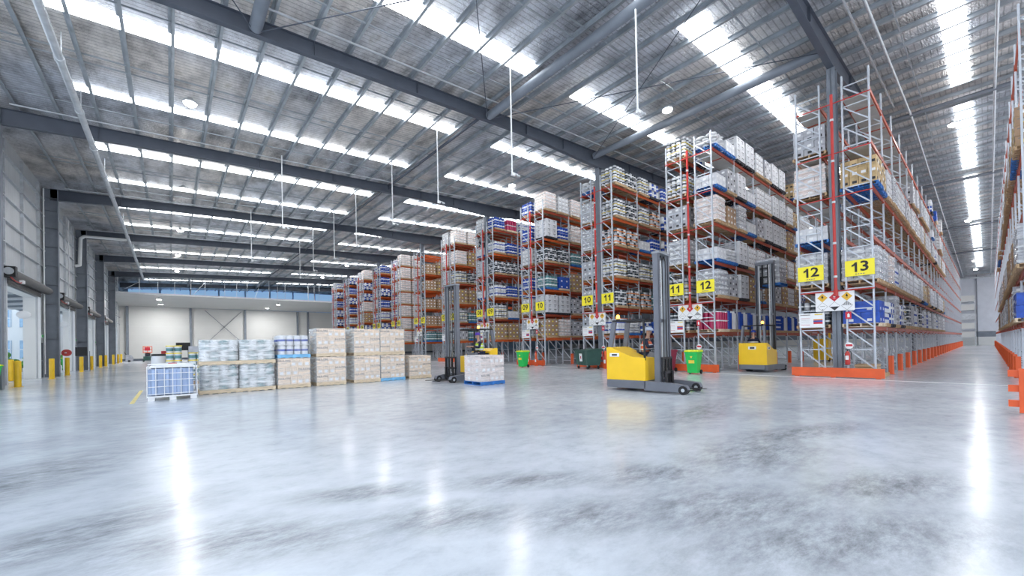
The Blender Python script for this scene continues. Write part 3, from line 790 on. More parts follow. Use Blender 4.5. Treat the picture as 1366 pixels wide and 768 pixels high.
for k in range(12):
    barrier(2.42+PITCH*k, 5.25+PITCH*k, 'low orange steel barrier across the end of rack row %s' % names2[k])
    n = names2[k]
    aisle_sign(RYc(k)-.02, n[3:], 'right', k); aisle_sign(LYc(k)+.0, n[:2], 'left', k)
    riser(3.8+PITCH*k, k)
    if k < 8: hazard(3.87+PITCH*k, k)
    if k < 7: notice(LYc(k), k)
    if k < 4:
        t = thing('small_sign', 'small red and white fire point sign on rack row %s' % names2[k], 'sign', (19.88, 3.46+PITCH*k, 2.25), 0, 'fire point signs')
        MB().box((0, -.09, 0), (.01, .09, .27), 'sign_red').build('sign_plate', t); MB().add([(-.003,.03,.06), (-.003,-.04,.06), (-.003,-.04,.16), (-.003,0,.22), (-.003,.03,.16)], [(0,1,2,3,4)], 'sign_white').build('pictogram', t)
        t = thing('fire_extinguisher', 'red fire extinguisher hung on the end post of rack row %s' % names2[k], 'fire extinguisher', (19.80, 3.50+PITCH*k, .48), 0, 'fire extinguishers on rack ends')
        MB().lathe([(.02,0), (.075,.01), (.08,.05), (.08,.42), (.05,.50), (.025,.53)], (0,0,0), 'pipe_red', 16).build('cylinder', t)
        MB().box((-.085,-.05,.2), (-.079,.05,.36), 'label_white').build('label', t)
        MB().cyl((0,0,.53), (0,0,.58), .02, 'black', 8).bar((0,-.08,.6), (0,.06,.6), .02, .02, 'black').tube([(0,-.03,.57), (0,-.11,.5), (0,-.1,.2)], .012, 'black', 6).build('valve_hose', t)
        t = thing('round_notice', 'small pinkish extinguisher location sign on rack row %s' % names2[k], 'sign', (19.88, 3.46+PITCH*k, 1.12), 0, 'location signs')
        MB().cyl((0,0,.1), (.01,0,.1), .13, 'sign_white', 20).build('sign_plate', t); MB().box((-.003,-.1,.07), (0,.1,.15), 'sign_red').build('band', t)

# ------------------------------------------------------------------ palletised goods
def pallet_mb(mat):
    p_ = MB()
    for i in range(7): y = -.55+.157*i; p_.box((-.565, y, .115), (.565, y+.105, .135), mat)
    for x in (-.565, -.03, .505): p_.box((x, -.55, .02), (x+.06, .55, .115), mat) if False else None
    for y in (-.55, -.025, .50): p_.box((-.565, y, .02), (.565, y+.045, .115), mat)
    for i in range(5): x = -.565+.2575*i; p_.box((x, -.55, 0), (x+.1, .55, .02), mat)
    # fork notches read as dark gaps along the long side
    for x in (-.565, -.06, .465): p_.box((x, -.57, .02), (x+.1, -.55, .115), mat); p_.box((x, .55, .02), (x+.1, .57, .115), mat)
    p_.box((-.565, -.57, .115), (.565, -.55, .135), mat); p_.box((-.565, .55, .115), (.565, .57, .135), mat)
    return p_
PH = .137
def goods_cartons(mat, nz=4, h=.29, lab='label_white', lab2=None, nx=3, w=1.08, gap=.006, film=False, print_=None):
    g = MB(); c = w/nx
    for z in range(nz):
        for i in range(nx):
            for j in range(nx):
                if 0 < i < nx-1 and 0 < j < nx-1 and z < nz-1: continue
                dx, dy = random.uniform(-.008, .008), random.uniform(-.008, .008)
                x, y = -w/2+c*(i+.5)+dx, -w/2+c*(j+.5)+dy
                g.box((x-c/2+gap, y-c/2+gap, PH+z*h), (x+c/2-gap, y+c/2-gap, PH+(z+1)*h-.008), mat)
                zz = PH+z*h; l = lab if (z+i) % 2 or not lab2 else lab2
                for fx in (-1, 1):
                    if i == (0 if fx < 0 else nx-1):
                        X = x+fx*(c/2-gap+.002); g.box((X-.001, y-.09, zz+.07), (X+.001, y+.05, zz+.17), l)
                        if print_: g.box((X-.001, y-.12, zz+.2), (X+.001, y+.12, zz+.235), print_)
                    if j == (0 if fx < 0 else nx-1):
                        Y = y+fx*(c/2-gap+.002); g.box((x-.05, Y-.001, zz+.07), (x+.09, Y+.001, zz+.17), l)
                        if print_: g.box((x-.12, Y-.001, zz+.2), (x+.12, Y+.001, zz+.235), print_)
    return g
def goods_drums(mat, layers=2, h=.40, n=4, lab='label_white', cap=None, w=1.08, seg=10, mats=None, sheet='carton_white'):
    g = MB(); c = w/n; r = c/2-.008
    for z in range(layers):
        zz = PH+z*(h+.02)
        for i in range(n):
            for j in range(n):
                if 0 < i < n-1 and 0 < j < n-1 and z < layers-1: continue
                x, y = -w/2+c*(i+.5), -w/2+c*(j+.5)
                mt = mats[(i+j+z) % len(mats)] if mats else mat
                g.cyl((x, y, zz), (x, y, zz+h*.9), r, mt, seg); g.cyl((x, y, zz+h*.9), (x, y, zz+h), r*.7 if not cap else r*1.02, cap or mt, seg)
                if lab: g.cyl((x, y, zz+h*.36), (x, y, zz+h*.58), r+.003, lab, seg, caps=False)
        if z < layers-1: g.box((-w/2, -w/2, zz+h), (w/2, w/2, zz+h+.015), sheet)
    return g
def goods_sacks(h=.16, nz=4):
    g = MB()
    for z in range(nz):
        for i in range(2):
            for j in range(3):
                x, y = -.27+.54*i, -.36+.36*j
                if z % 2: x, y = -.36+.36*j, -.27+.54*i
                sx, sy = (.26, .175) if not z % 2 else (.175, .26)
                g.ball((x+random.uniform(-.01,.01), y, PH+h*(z+.5)), 1, 'sack', 10, 6, (sx*1.05, sy*1.05, h*.56))
    return g
def goods_wrap(mat='carton_grey', h=1.25, top='carton_white'):
    g = goods_cartons(mat, 5, h/5, 'label_white', None, 3, 1.06, .004)
    z0 = PH+.02                                                        # film windings standing proud, slightly skewed
    for k in range(9):
        za = z0+(h-.12)*k/9; e = .003+.002*(k % 3); a, b = .54+e, .54+e; t = .05*sin(k*2.1)
        vs = [(-a,-b,za), (a,-b,za+t), (a,b,za), (-a,b,za-t)]; vs += [(x, y, z+.09) for x, y, z in vs]
        g.add(vs, [(0,1,5,4), (1,2,6,5), (2,3,7,6), (3,0,4,7)], 'film_thin' if k % 2 else 'stretch_film')
    return g
GOODS = {  # key: (object name, look, category, pallet material, builder)
 'brown':  ('pallet_of_cartons', 'brown carton pallet', 'wood', lambda: goods_cartons('kraft', 4, .30, 'label_white', 'label_yellow', print_='print_soft')),
 'brownlow': ('pallet_of_cartons', 'low brown carton pallet', 'wood', lambda: goods_cartons('kraft', 3, .30, 'label_white', None)),
 'white':  ('pallet_of_cartons', 'white carton pallet', 'wood', lambda: goods_cartons('carton_white', 4, .28, 'label_white', None, print_='print_soft')),
 'whitetall': ('pallet_of_cartons', 'tall white carton pallet', 'pallet_black', lambda: goods_cartons('carton_white', 4, .31, 'carton_grey', None, 2, print_='print_dark')),
 'whitelow': ('pallet_of_cartons', 'low white carton pallet', 'pallet_blue', lambda: goods_cartons('carton_white', 2, .28, 'label_white', None)),
 'tan':    ('pallet_of_cartons', 'tan carton pallet', 'pallet_blue', lambda: goods_cartons('tan', 3, .33, 'label_white', 'print_dark', 4)),
 'bluebox': ('pallet_of_cartons', 'blue carton pallet', 'wood_pale', lambda: goods_cartons('carton_blue', 2, .42, 'label_white', None, 2)),
 'greybox': ('pallet_of_cartons', 'grey carton pallet', 'wood', lambda: goods_cartons('carton_grey', 4, .27, 'label_white', 'print_dark')),
 'wrap':   ('film_wrapped_pallet', 'film-wrapped grey pallet', 'wood', lambda: goods_wrap()),
 'wraptan': ('film_wrapped_pallet', 'film-wrapped tan pallet', 'wood', lambda: goods_wrap('kraft_pink', 1.2)),
 'drumw':  ('pallet_of_drums', 'white drum pallet', 'wood', lambda: goods_drums('drum_white', 2, .42, 4, 'print_blue')),
 'drumbw': ('pallet_of_drums', 'blue and white drum pallet', 'pallet_black', lambda: goods_drums('drum_blue', 2, .45, 4, 'label_white', mats=['drum_blue', 'drum_white'])),
 'drumb':  ('pallet_of_drums', 'blue drum pallet', 'wood', lambda: goods_drums('drum_blue', 2, .42, 4, 'label_white', 'drum_blue')),
 'drump':  ('pallet_of_drums', 'magenta drum pallet', 'wood_pale', lambda: goods_drums('drum_pink', 2, .42, 4, None, 'label_white')),
 'bigblue': ('pallet_of_drums', 'tall blue drum pallet', 'wood', lambda: goods_drums('drum_blue', 1, .92, 2, None, mats=['drum_blue', 'drum_white'])),
 'bottled': ('pallet_of_bottles', 'dark bottle pallet', 'wood', lambda: goods_drums('drum_dark', 3, .30, 5, 'label_white', seg=8, mats=['drum_dark', 'drum_dark', 'carton_grey'], sheet='carton_grey')),
 'bottley': ('pallet_of_bottles', 'yellow-banded bottle pallet', 'wood', lambda: goods_drums('drum_white', 3, .32, 4, 'drum_dark', None, seg=8, sheet='label_yellow', mats=['drum_white', 'drum_white', 'carton_grey'])),
 'bottleo': ('pallet_of_bottles', 'white bottle pallet', 'wood', lambda: goods_drums('drum_white', 3, .30, 5, 'label_orange', None, seg=8, mats=['drum_white', 'carton_grey', 'drum_dark'])),
 'bottleg': ('pallet_of_bottles', 'teal bottle pallet', 'pallet_blue', lambda: goods_drums('drum_teal', 2, .40, 4, 'label_white', seg=8)),
 'sacks':  ('pallet_of_sacks', 'low white sack pallet', 'pallet_blue', lambda: goods_sacks()),
}
PAL = {}
for m_ in ('wood', 'wood_pale', 'pallet_blue', 'pallet_lightblue', 'pallet_black'):
    o = pallet_mb(m_).build('pallet'); PAL[m_] = o.data; bpy.data.objects.remove(o)
GM = {}
GPART = {'pallet_of_cartons': 'carton_stack', 'pallet_of_drums': 'drum_stack', 'pallet_of_bottles': 'bottle_stack', 'pallet_of_sacks': 'sack_stack', 'film_wrapped_pallet': 'wrapped_stack'}
for k, (nm, look, pm, fn) in GOODS.items():
    o = fn().build(GPART[nm]); GM[k] = o.data; bpy.data.objects.remove(o)
GRP = {'pallet_of_cartons': 'carton pallets in the racks', 'pallet_of_drums': 'drum pallets in the racks', 'pallet_of_bottles': 'bottle pallets in the racks', 'pallet_of_sacks': 'sack pallets in the racks', 'film_wrapped_pallet': 'wrapped pallets in the racks'}
def load(kind, x, y, z, label, pal=None, rz=None):
    nm, look, pm, fn = GOODS[kind]
    t = thing(nm, look + label, 'pallet of goods', (x+random.uniform(-.02, .02), y+random.uniform(-.03, .03), z), (random.choice([0, pi]) if rz is None else rz)+random.uniform(-.012, .012), GRP[nm])
    inst('pallet', PAL[pal or pm], t, (0,0,0)); inst(GPART[nm], GM[kind], t, (0,0,0))
    return t
LN = ['lowest', 'second', 'third', 'fourth', 'fifth', 'sixth', 'top']
def fill(yc, side, row, levels, plan, x0=X0):
    """plan: {level: [kinds in order from the front]}"""
    for li, kinds in plan.items():
        for i, kd in enumerate(kinds):
            if not kd: continue
            bay, sl = divmod(i, 2)
            x = x0+BAY*bay+.045+.66+1.27*sl
            lev = LN[li] if li < len(levels)-1 else 'top'
            load(kd, x, yc, levels[li]+.001, ', %s shelf, %s from front, %s' % (lev, ORD[i], side))
def seq(pool, n, gaps=0.):
    return [None if random.random() < gaps else random.choice(pool) for _ in range(n)]
def blocks(pool, n, gaps=0.):
    out = []
    while len(out) < n: out += [random.choice(pool)]*random.randint(1, 4)
    return [None if random.random() < gaps else q for q in out[:n]]
def sd(k, s): n = names2[k]; return 'side %s of row %s' % (n[3:] if s else n[:2], n)
S = random.seed; S(11)
# row 12-13, right aisle face
fill(RYc(0), sd(0, 1), 0, LEV, {
 0: ['bluebox', 'drumw', 'drumbw', 'wrap', 'drumbw', 'bottley', 'bottled', 'greybox', 'drumw', 'greybox', 'bottled', 'drumw', 'white', 'drumb', 'white', 'white', 'greybox', 'white', 'white', 'drumw', 'white', 'white', 'white', 'greybox', 'white', 'white'],
 1: ['wrap', 'wrap', 'wraptan', 'drumw', 'greybox', 'white', 'white', 'white', 'white', 'white', 'wrap', 'whitetall', 'tan', 'tan', 'brown', 'greybox', 'whitetall', 'white', 'whitetall', 'white', 'wrap', 'white', 'whitetall', 'white', 'white', 'tan'],
 3: ['tan', 'tan', 'white', 'wrap', 'white', 'white', 'greybox', 'white', 'white', 'wrap', 'white', 'greybox', 'white', 'brown', 'white', 'white', 'white', 'wrap', 'white', 'drumbw', 'white', 'white', 'greybox', 'white', 'brown', 'white', 'white', 'white'],
 4: [None]*8 + blocks(['white', 'greybox', 'whitelow'], 18, .3),
 5: [None]*18 + ['drumbw', None, None, 'bluebox', None, None, None, 'white']})
fill(LYc(0), sd(0, 0), 0, LEV, {0: ['bottled', 'drumb'], 1: ['wrap', 'greybox'], 2: ['whitelow', 'sacks'], 3: ['wraptan', 'tan'], 4: ['greybox', None]})
fill(-1.17, 'rack at right edge', -1, LEV, {
 0: [None, 'bluebox', 'drumb', 'wrap', 'greybox'] + blocks(['white', 'wrap', 'greybox', 'brown'], 23, .05),
 1: ['wrap', 'wrap', 'brown', 'brown', 'wraptan'] + blocks(['white', 'wrap', 'brown', 'wraptan'], 23, .05),
 3: ['brown', 'tan', 'tan', 'brown', 'white', 'greybox'] + blocks(['white', 'tan', 'brown', 'greybox'], 22, .1)})
# row 11-12
fill(RYc(1), sd(1, 1), 1, LEV, {
 0: ['drump', 'bigblue', 'bigblue', 'bigblue', 'bigblue', 'bigblue', 'drumb', 'bigblue', 'bigblue', 'bigblue', 'drumw', 'bigblue'],
 1: ['wrap', 'greybox', 'whitetall', 'brown', 'sacks', 'brownlow', 'greybox', 'brown', 'white', 'brown', 'drumbw', 'brown'],
 2: ['whitelow', 'sacks', 'whitetall', 'white', 'white', 'greybox', 'white', 'brown', 'white', 'brown', 'wrap', 'brown'],
 3: ['wraptan', 'brownlow', 'wrap', 'whitelow', 'greybox', 'whitetall', 'whitetall', 'whitetall', 'brown', 'white', 'brown', 'tan'],
 4: ['whitelow', 'greybox', 'whitetall', 'whitelow', 'white', 'white', 'whitetall', 'whitetall', 'white', 'tan', 'white', 'white'],
 5: ['sacks', 'whitelow', 'whitetall', 'whitetall', 'white', 'greybox', 'whitetall', 'whitetall', None, 'tan', 'white', 'white']})
fill(LYc(1), sd(1, 0), 1, LEV, {0: ['bottled', 'drumw'], 1: ['bottley', 'greybox'], 2: ['wrap', 'wrap'], 3: ['greybox', 'brownlow'], 4: ['bottley', 'white'], 5: ['bottley', 'drumbw']})
fill(RYc(2), sd(2, 1), 2, LEV, {
 0: ['drumw', 'sacks', 'drumbw', 'bluebox', 'greybox', 'greybox'], 1: ['bottled', 'bottleo', 'bottleo', 'bottleg', 'bottled', 'drumbw'],
 2: ['bottley', 'bottled', 'bottley', 'bottley', 'bottleg', 'bottley'], 3: ['bottleo', 'bottleo', 'whitelow', 'drumb', 'drumbw', 'bluebox'],
 4: ['bottley', 'bottled', 'bottley', 'bottleo', 'drumbw', 'bottleo'], 5: ['bottley', 'bottled', 'bottley', 'drumbw', 'drumb', 'drumbw']})
fill(LYc(2), sd(2, 0), 2, LEV, {i: seq(['wrap', 'bottleg', 'greybox', 'sacks'], 2) for i in range(6)})
fill(RYc(3), sd(3, 1), 3, LEV, {0: ['brown', 'wraptan', 'greybox', 'brown'], 1: ['whitetall', 'whitetall', 'greybox', 'white'], 2: ['bottleg', 'bluebox', 'brown', 'greybox'],
 3: ['bottled', 'bottled', 'bottleg', 'bottled'], 4: ['whitetall', 'drumb', 'wraptan', 'white'], 5: ['wraptan', 'white', 'wraptan', 'brown']})
fill(LYc(3), sd(3, 0), 3, LEV, {0: ['wrap', 'white'], 1: ['white', 'wrap'], 2: ['drumb', 'white'], 3: ['white', 'wrap'], 4: ['drumb', 'drumb'], 5: ['drumb', 'drumbw']})
fill(RYc(4), sd(4, 1), 4, LEV, {0: ['brown', 'brown', 'wraptan', 'brown'], 1: ['bottley', 'whitelow', 'brown', 'white'], 2: ['drumw', 'drumb', 'drumb', 'drumb'],
 3: ['bottled', 'bottled', 'bottled', 'bottled'], 4: ['drumw', 'drumb', 'drumb', 'drumb'], 5: ['drumb', 'drump', 'drumw', 'drumb']})
fill(LYc(4), sd(4, 0), 4, LEV, {i: seq(['white', 'wrap', 'whitelow'], 2) for i in range(6)})
fill(RYc(5), sd(5, 1), 5, LEV, {0: ['greybox', 'bottleg'], 1: ['bottley', 'bottleg'], 2: ['brown', 'brown'], 3: ['bottley', 'bottled'], 4: ['wraptan', 'brown'], 5: ['wraptan', 'wraptan']})
fill(LYc(5), sd(5, 0), 5, LEV, {i: seq(['white', 'wrap', 'wraptan'], 2) for i in range(6)})
fill(RYc(6), sd(6, 1), 6, LEV, {0: ['bottleg', 'bottleg'], 1: ['brownlow', 'brownlow'], 2: ['brownlow', 'brownlow'], 3: ['brownlow', 'brown'], 4: ['brownlow', 'brown'], 5: [None, None]})
fill(LYc(6), sd(6, 0), 6, LEV, {i: seq(['greybox', 'whitelow', None], 2) for i in range(5)})
for k in range(7, 12):
    pool = ['wraptan'] if k == 7 else ['drumbw', 'drumb', 'drumw', 'drumbw']
    if k == 9: pool = ['drumbw', 'brown', 'drumbw', 'wraptan']
    fill(RYc(k), sd(k, 1), k, LEVB, {i: seq(pool, 2) for i in range(7)})
    fill(LYc(k), sd(k, 0), k, LEVB, {i: seq(['white', 'drumw'], 1) for i in range(7)})
# ------------------------------------------------------------------ goods standing on the open floor
def carton_pallet(x, y, z, layers, lh, pal, mat, label, wrapm=None, order=None, grp='carton stacks on the open floor', w=1.1, brand='NULON'):
    t = thing('pallet_of_cartons', label, 'pallet of goods', (x, y, z), random.uniform(-.008, .008), grp)
    inst('pallet', PAL[pal], t, (0, 0, 0))
    c1, c2 = w*.37, w*.21
    cols = [('wide', c1), ('n', c2), ('n', c2), ('n', c2)]
    for L in range(layers):
        cs = cols if L % 2 == 0 else [cols[1], cols[2], cols[3], cols[0]]
        xa = -w/2
        for kind, cw in cs:
            for row, (ya, yb) in enumerate(((-w/2, 0), (0, w/2))):
                b = MB(); z0 = PH+L*lh; e = .004; j = random.uniform(-.004, .004)
                b.box((xa+e, ya+e+j, z0), (xa+cw-e, yb-e+j, z0+lh-.004), mat)
                cx = xa+cw/2
                if row == 0:
                    yf = ya+e+j-.002
                    if kind == 'wide':
                        text(b, brand, .115, (cx, yf, z0+lh*.68), (1,0,0), (0,0,1), 'print_dark')
                        b.box((cx-.1, yf-.001, z0+lh*.42), (cx+.1, yf, z0+lh*.45), 'print_soft')
                    else:
                        b.box((cx-.062, yf-.001, z0+.05), (cx+.062, yf, z0+.16), 'label_white')
                        b.box((cx-.07, yf-.001, z0+lh*.86), (cx+.07, yf, z0+lh*.9), 'print_soft')
                        for s in (-.04, .03): b.box((cx+s, yf-.001, z0+lh*.66), (cx+s+.02, yf, z0+lh*.71), 'print_dark')
                if cs[0] is (kind, cw) or xa == -w/2:
                    xf = xa+e-.002; yc_ = (ya+yb)/2
                    b.box((xf, yc_-.07, z0+.05), (xf+.001, yc_+.07, z0+.16), 'label_white'); b.box((xf, yc_-.1, z0+lh*.84), (xf+.001, yc_+.1, z0+lh*.88), 'print_soft')
                b.build('carton', t)
            xa += cw
    if wrapm:
        q = MB(); a = w/2+.012; zt = PH+layers*lh+.005
        q.box((-a, -a, PH), (-a+.001, a, zt), wrapm); q.box((a-.001, -a, PH), (a, a, zt), wrapm); q.box((-a, a-.001, PH), (a, a, zt), wrapm); q.box((-a, -a, PH), (a, -a+.001, zt), 'film_thin')
        q.build('stretch_wrap', t)
    return t
def bottle_pallet(x, y, z, label, h, pal='wood_pale', mats=('drum_teal', 'drum_white'), layers=2, wrapm='stretch_film', cap='drum_teal', lab='label_white'):
    t = thing('film_wrapped_pallet', label, 'pallet of goods', (x, y, z), random.uniform(-.01, .01), 'wrapped bottle pallets on the open floor')
    inst('pallet', PAL[pal], t, (0,0,0))
    goods_drums(mats[0], layers, h/layers-.02, 4, lab, mats=list(mats), w=1.04).build('bottle_stack', t)
    if wrapm:
        q = MB(); n = 26; rings = 7; zt = PH+h
        vs = []; 
        for j in range(rings+1):
            zz = PH+(zt-PH)*j/rings
            for k in range(n):
                a = 2*pi*k/n; ca, sa = cos(a), sin(a); m_ = max(abs(ca), abs(sa)); e = .545+random.uniform(-.006, .008)
                vs.append((ca/m_*e, sa/m_*e, zz))
        q.add(vs, [(j*n+k, j*n+(k+1)%n, (j+1)*n+(k+1)%n, (j+1)*n+k) for j in range(rings) for k in range(n)], wrapm, True)
        q.build('stretch_wrap', t)
    return t
# caged liquid tank
t = thing('caged_tank', 'caged plastic liquid tank at the left end of the stacked pallets', 'liquid tank', (.04, 16.83, 0))
q = MB(); q.box((-.5, -.5, .16), (.5, .5, 1.0), 'ibc_bottle')
for i, xx in enumerate((-.42, -.14, .16, .42)): q.cyl((xx, -.50, .17), (xx, -.50, .92), .075, 'ibc_bottle', 12); q.cyl((xx, .50, .17), (xx, .50, .92), .075, 'ibc_bottle', 12)
for yy in (-.35, 0, .35): q.cyl((-.5, yy, .17), (-.5, yy, .92), .075, 'ibc_bottle', 12)
q.prism([(-.56,.96), (.56,.96), (.52,1.05), (.3,1.08), (-.3,1.08), (-.52,1.05)], -.5, .5, 'ibc_top', 'xz'); tb = q.build('bottle', t)
MB().cyl((0,0,1.07), (0,0,1.12), .11, 'pipe_red', 20).build('filler_cap', tb)
q = MB()
for zz in (.2, .42, .62, .82, 1.0):
    for a, b in (((-.59,-.585), (.59,-.585)), ((.59,-.585), (.59,.585)), ((.59,.585), (-.59,.585)), ((-.59,.585), (-.59,-.585))): q.cyl((*a, zz), (*b, zz), .011, 'white', 6)
for i in range(7):
    u = -.59+1.18*i/6
    for vv in (-.585, .585): q.cyl((u, vv, .13), (u, vv, 1.04), .011, 'white', 6)
    for uu in (-.59, .59): q.cyl((uu, u, .13), (uu, u, 1.04), .011, 'white', 6)
for yy in (-.3, .3): q.cyl((-.59, yy, 1.09), (.59, yy, 1.09), .014, 'white', 6)
q.build('cage', t)
q = MB()
q.box((-.6,-.6,.10), (.6,.6,.14), 'white')
for xx in (-.58, -.08, .42):
    for yy in (-.58, -.08, .42): q.box((xx, yy, .0), (xx+.16, yy+.16, .10), 'white')
q.build('tank_pallet', t)

YP = 17.68
S(5)
bottle_pallet(1.28, YP, 0, 'wrapped teal bottle pallet on the floor, next to the caged tank', .84, layers=2)
bottle_pallet(1.28, YP, .98, 'wrapped bottle pallet stacked on top, next to the caged tank', .74, layers=2, mats=('drum_white', 'drum_teal'))
bottle_pallet(2.40, YP, 0, 'wrapped teal bottle pallet on the floor, left of the carton stacks', .84, layers=2)
bottle_pallet(2.40, YP, .98, 'wrapped bottle pallet stacked on top, left of the carton stacks', .74, layers=2, mats=('drum_white', 'drum_teal'))
carton_pallet(3.6, YP, 0, 3, .335, 'wood_pale', 'kraft_pale', 'pale carton pallet under the white buckets on a blue pallet', 'stretch_film')
bottle_pallet(3.6, YP, 1.145, 'white buckets on a light blue pallet on top of pale cartons', .74, pal='pallet_lightblue', mats=('drum_white',), layers=2, wrapm='film_thin', lab='print_blue')
xs = [4.95, 6.4, 7.54]; nm = ['left', 'middle', 'right']
for i, x in enumerate(xs):
    carton_pallet(x, YP, 0, 3, .335, 'wood_pale' if i < 2 else 'pallet_lightblue', 'kraft_pale', 'pale carton pallet on the floor, lower of the %s double stack' % nm[i], 'stretch_film')
    carton_pallet(x, YP, 1.145, 3, .335, 'wood_pale', 'kraft_pale', 'pale carton pallet on top in the %s double stack' % nm[i], 'stretch_film')
carton_pallet(8.9, YP+.05, 0, 3, .31, 'wood_pale', 'kraft_pale', 'single pale carton pallet between the double stacks and the reach truck', 'film_thin')
carton_pallet(9.27, 12.65, 0, 3, .325, 'pallet_blue', 'kraft_pink', 'pinkish carton pallet on a blue pallet in front of the reach truck', 'film_thin', w=1.08)
# bucket pallets behind the tank
def bucket(mb, x, y, z, body='drum_white', lid='label_yellow', lab='drum_teal'):
    mb.lathe([(.115, 0), (.135, .26), (.14, .27)], (x, y, z), body, 12); mb.lathe([(.146, .27), (.146, .31), (.1, .315)], (x, y, z), lid, 12)
    mb.cyl((x, y, z+.07), (x, y, z+.2), .131, lab, 12, caps=False)
for x, y, l in ((-.2, 23.4, 'left one'), (.98, 23.3, 'right one'), (3.4, 23.5, 'far right one between stacks')):
    t = thing('pallet_of_buckets', 'white and green buckets with yellow lids behind the tank, %s' % l, 'pallet of goods', (x, y, 0), 0, 'bucket pallets behind the tank')
    inst('pallet', PAL['wood'], t, (0,0,0))
    q = MB(); grey = l == 'right one'
    for zl in range(5 if not grey else 4):
        for i in range(2):
            for j in range(2): bucket(q, (-.24 if grey else .17)+.27*i, -.3+.29*j, PH+.32*zl)
    q.build('bucket_stack', t)
    if grey: MB().box((-.37, -.43, PH+1.285), (.16, .12, PH+1.55), 'carton_grey').build('grey_tray', t)
t = thing('drum', 'white plastic drum with a dark lid left of the yellow lidded buckets', 'drum', (-.42, 24.6, 0))
MB().lathe([(.25, 0), (.27, .05), (.27, .85), (.27, .9), (.27, 1.2), (.24, 1.28)], (0,0,0), 'drum_white', 18).build('drum_body', t); MB().lathe([(.25, 1.28), (.27, 1.3), (.27, 1.36), (.2, 1.37)], (0,0,0), 'black', 18).build('lid', t)
t = thing('display_screen', 'wide black screen on a stand far behind the buckets', 'screen', (1.1, 60, 0))
MB().cb((0, 0, 1.98), (1.3, .12, .9), 'black').build('screen_panel', t)
q = MB()
for xx in (-.45, .45): q.bar((xx, .0, 0), (xx, .0, 1.6), .1, .1, 'column_grey'); q.bar((xx, -.5, .04), (xx, .5, .04), .12, .08, 'column_grey')
q.build('stand', t)
# scissor lift
t = thing('scissor_lift', 'small orange scissor lift parked by the far wall', 'scissor lift', (-2.6, 80, 0))
MB().box((-.45, -.9, .2), (.45, .9, .75), 'skip_green').build('chassis', t)
for sx in (-1, 1):
    for sy in (-1, 1): MB().cyl((sx*.36, sy*.65, .2), (sx*.5, sy*.65, .2), .2, 'rubber', 14).build('wheel', t)
q = MB()
for k in range(2):
    z = .8+.25*k; q.bar((0,-.8,z), (0,.8,z+.2), .6, .06, 'steel_dark'); q.bar((0,.8,z), (0,-.8,z+.2), .5, .06, 'steel_dark')
q.build('scissor_arms', t)
MB().box((-.5, -.95, 1.25), (.5, .95, 1.36), 'guard_orange').build('platform', t)
q = MB()
for zz in (1.75, 2.2):
    for a, b in (((-.48,-.93), (.48,-.93)), ((.48,-.93), (.48,.93)), ((.48,.93), (-.48,.93)), ((-.48,.93), (-.48,-.93))): q.bar((*a, zz), (*b, zz), .05, .08, 'guard_orange')
for a in (-.48, 0, .48):
    for b in (-.93, .93): q.bar((a, b, 1.36), (a, b, 2.2), .04, .04, 'guard_orange')
q.box((-.3, -.97, 1.6), (.3, -.94, 2.1), 'sign_red')
q.build('guard_rail', t)
for x, y, l in ((-1.55, 70, 'left'), (-.35, 74, 'right')):
    t = thing('traffic_cone', 'small red cone on the floor before the far wall, %s one' % l, 'cone', (x, y, 0), 0, 'cones by the far wall')
    MB().lathe([(.2, .03), (.17, .05), (.04, .72), (.02, .73)], (0,0,0), 'sign_red', 14).build('cone_body', t); MB().cb((0,0,.015), (.42, .42, .03), 'sign_red').build('cone_base', t)
t = thing('red_cabinet', 'red box standing on the floor left of the white drum', 'box', (-.5, 66, 0))
MB().cb((0,0,.75), (.8,.5,1.5), 'sign_red').build('cabinet_body', t); MB().cb((0,-.26,.75), (.66,.02,1.3), 'pipe_red').build('cabinet_door', t)
# low machine by last bollard
t = thing('floor_scrubber', 'small black and white cleaning machine beside the last bollards', 'machine', (-4.6, 80.5, 0))
MB().prism([(-.4,.15), (.4,.15), (.45,.6), (.2,1.0), (-.3,1.05)], -.3, .3, 'carton_grey', 'xz').build('tank', t); MB().bar((-.3,-.25,1.0), (-.5,-.25,1.4), .04, .04, 'black').bar((-.3,.25,1.0), (-.5,.25,1.4), .04, .04, 'black').bar((-.5,-.25,1.4), (-.5,.25,1.4), .04, .04, 'black').build('handle', t)
for s in (-1, 1): MB().cyl((0, s*.3, .15), (0, s*.36, .15), .15, 'rubber', 12).build('wheel', t)

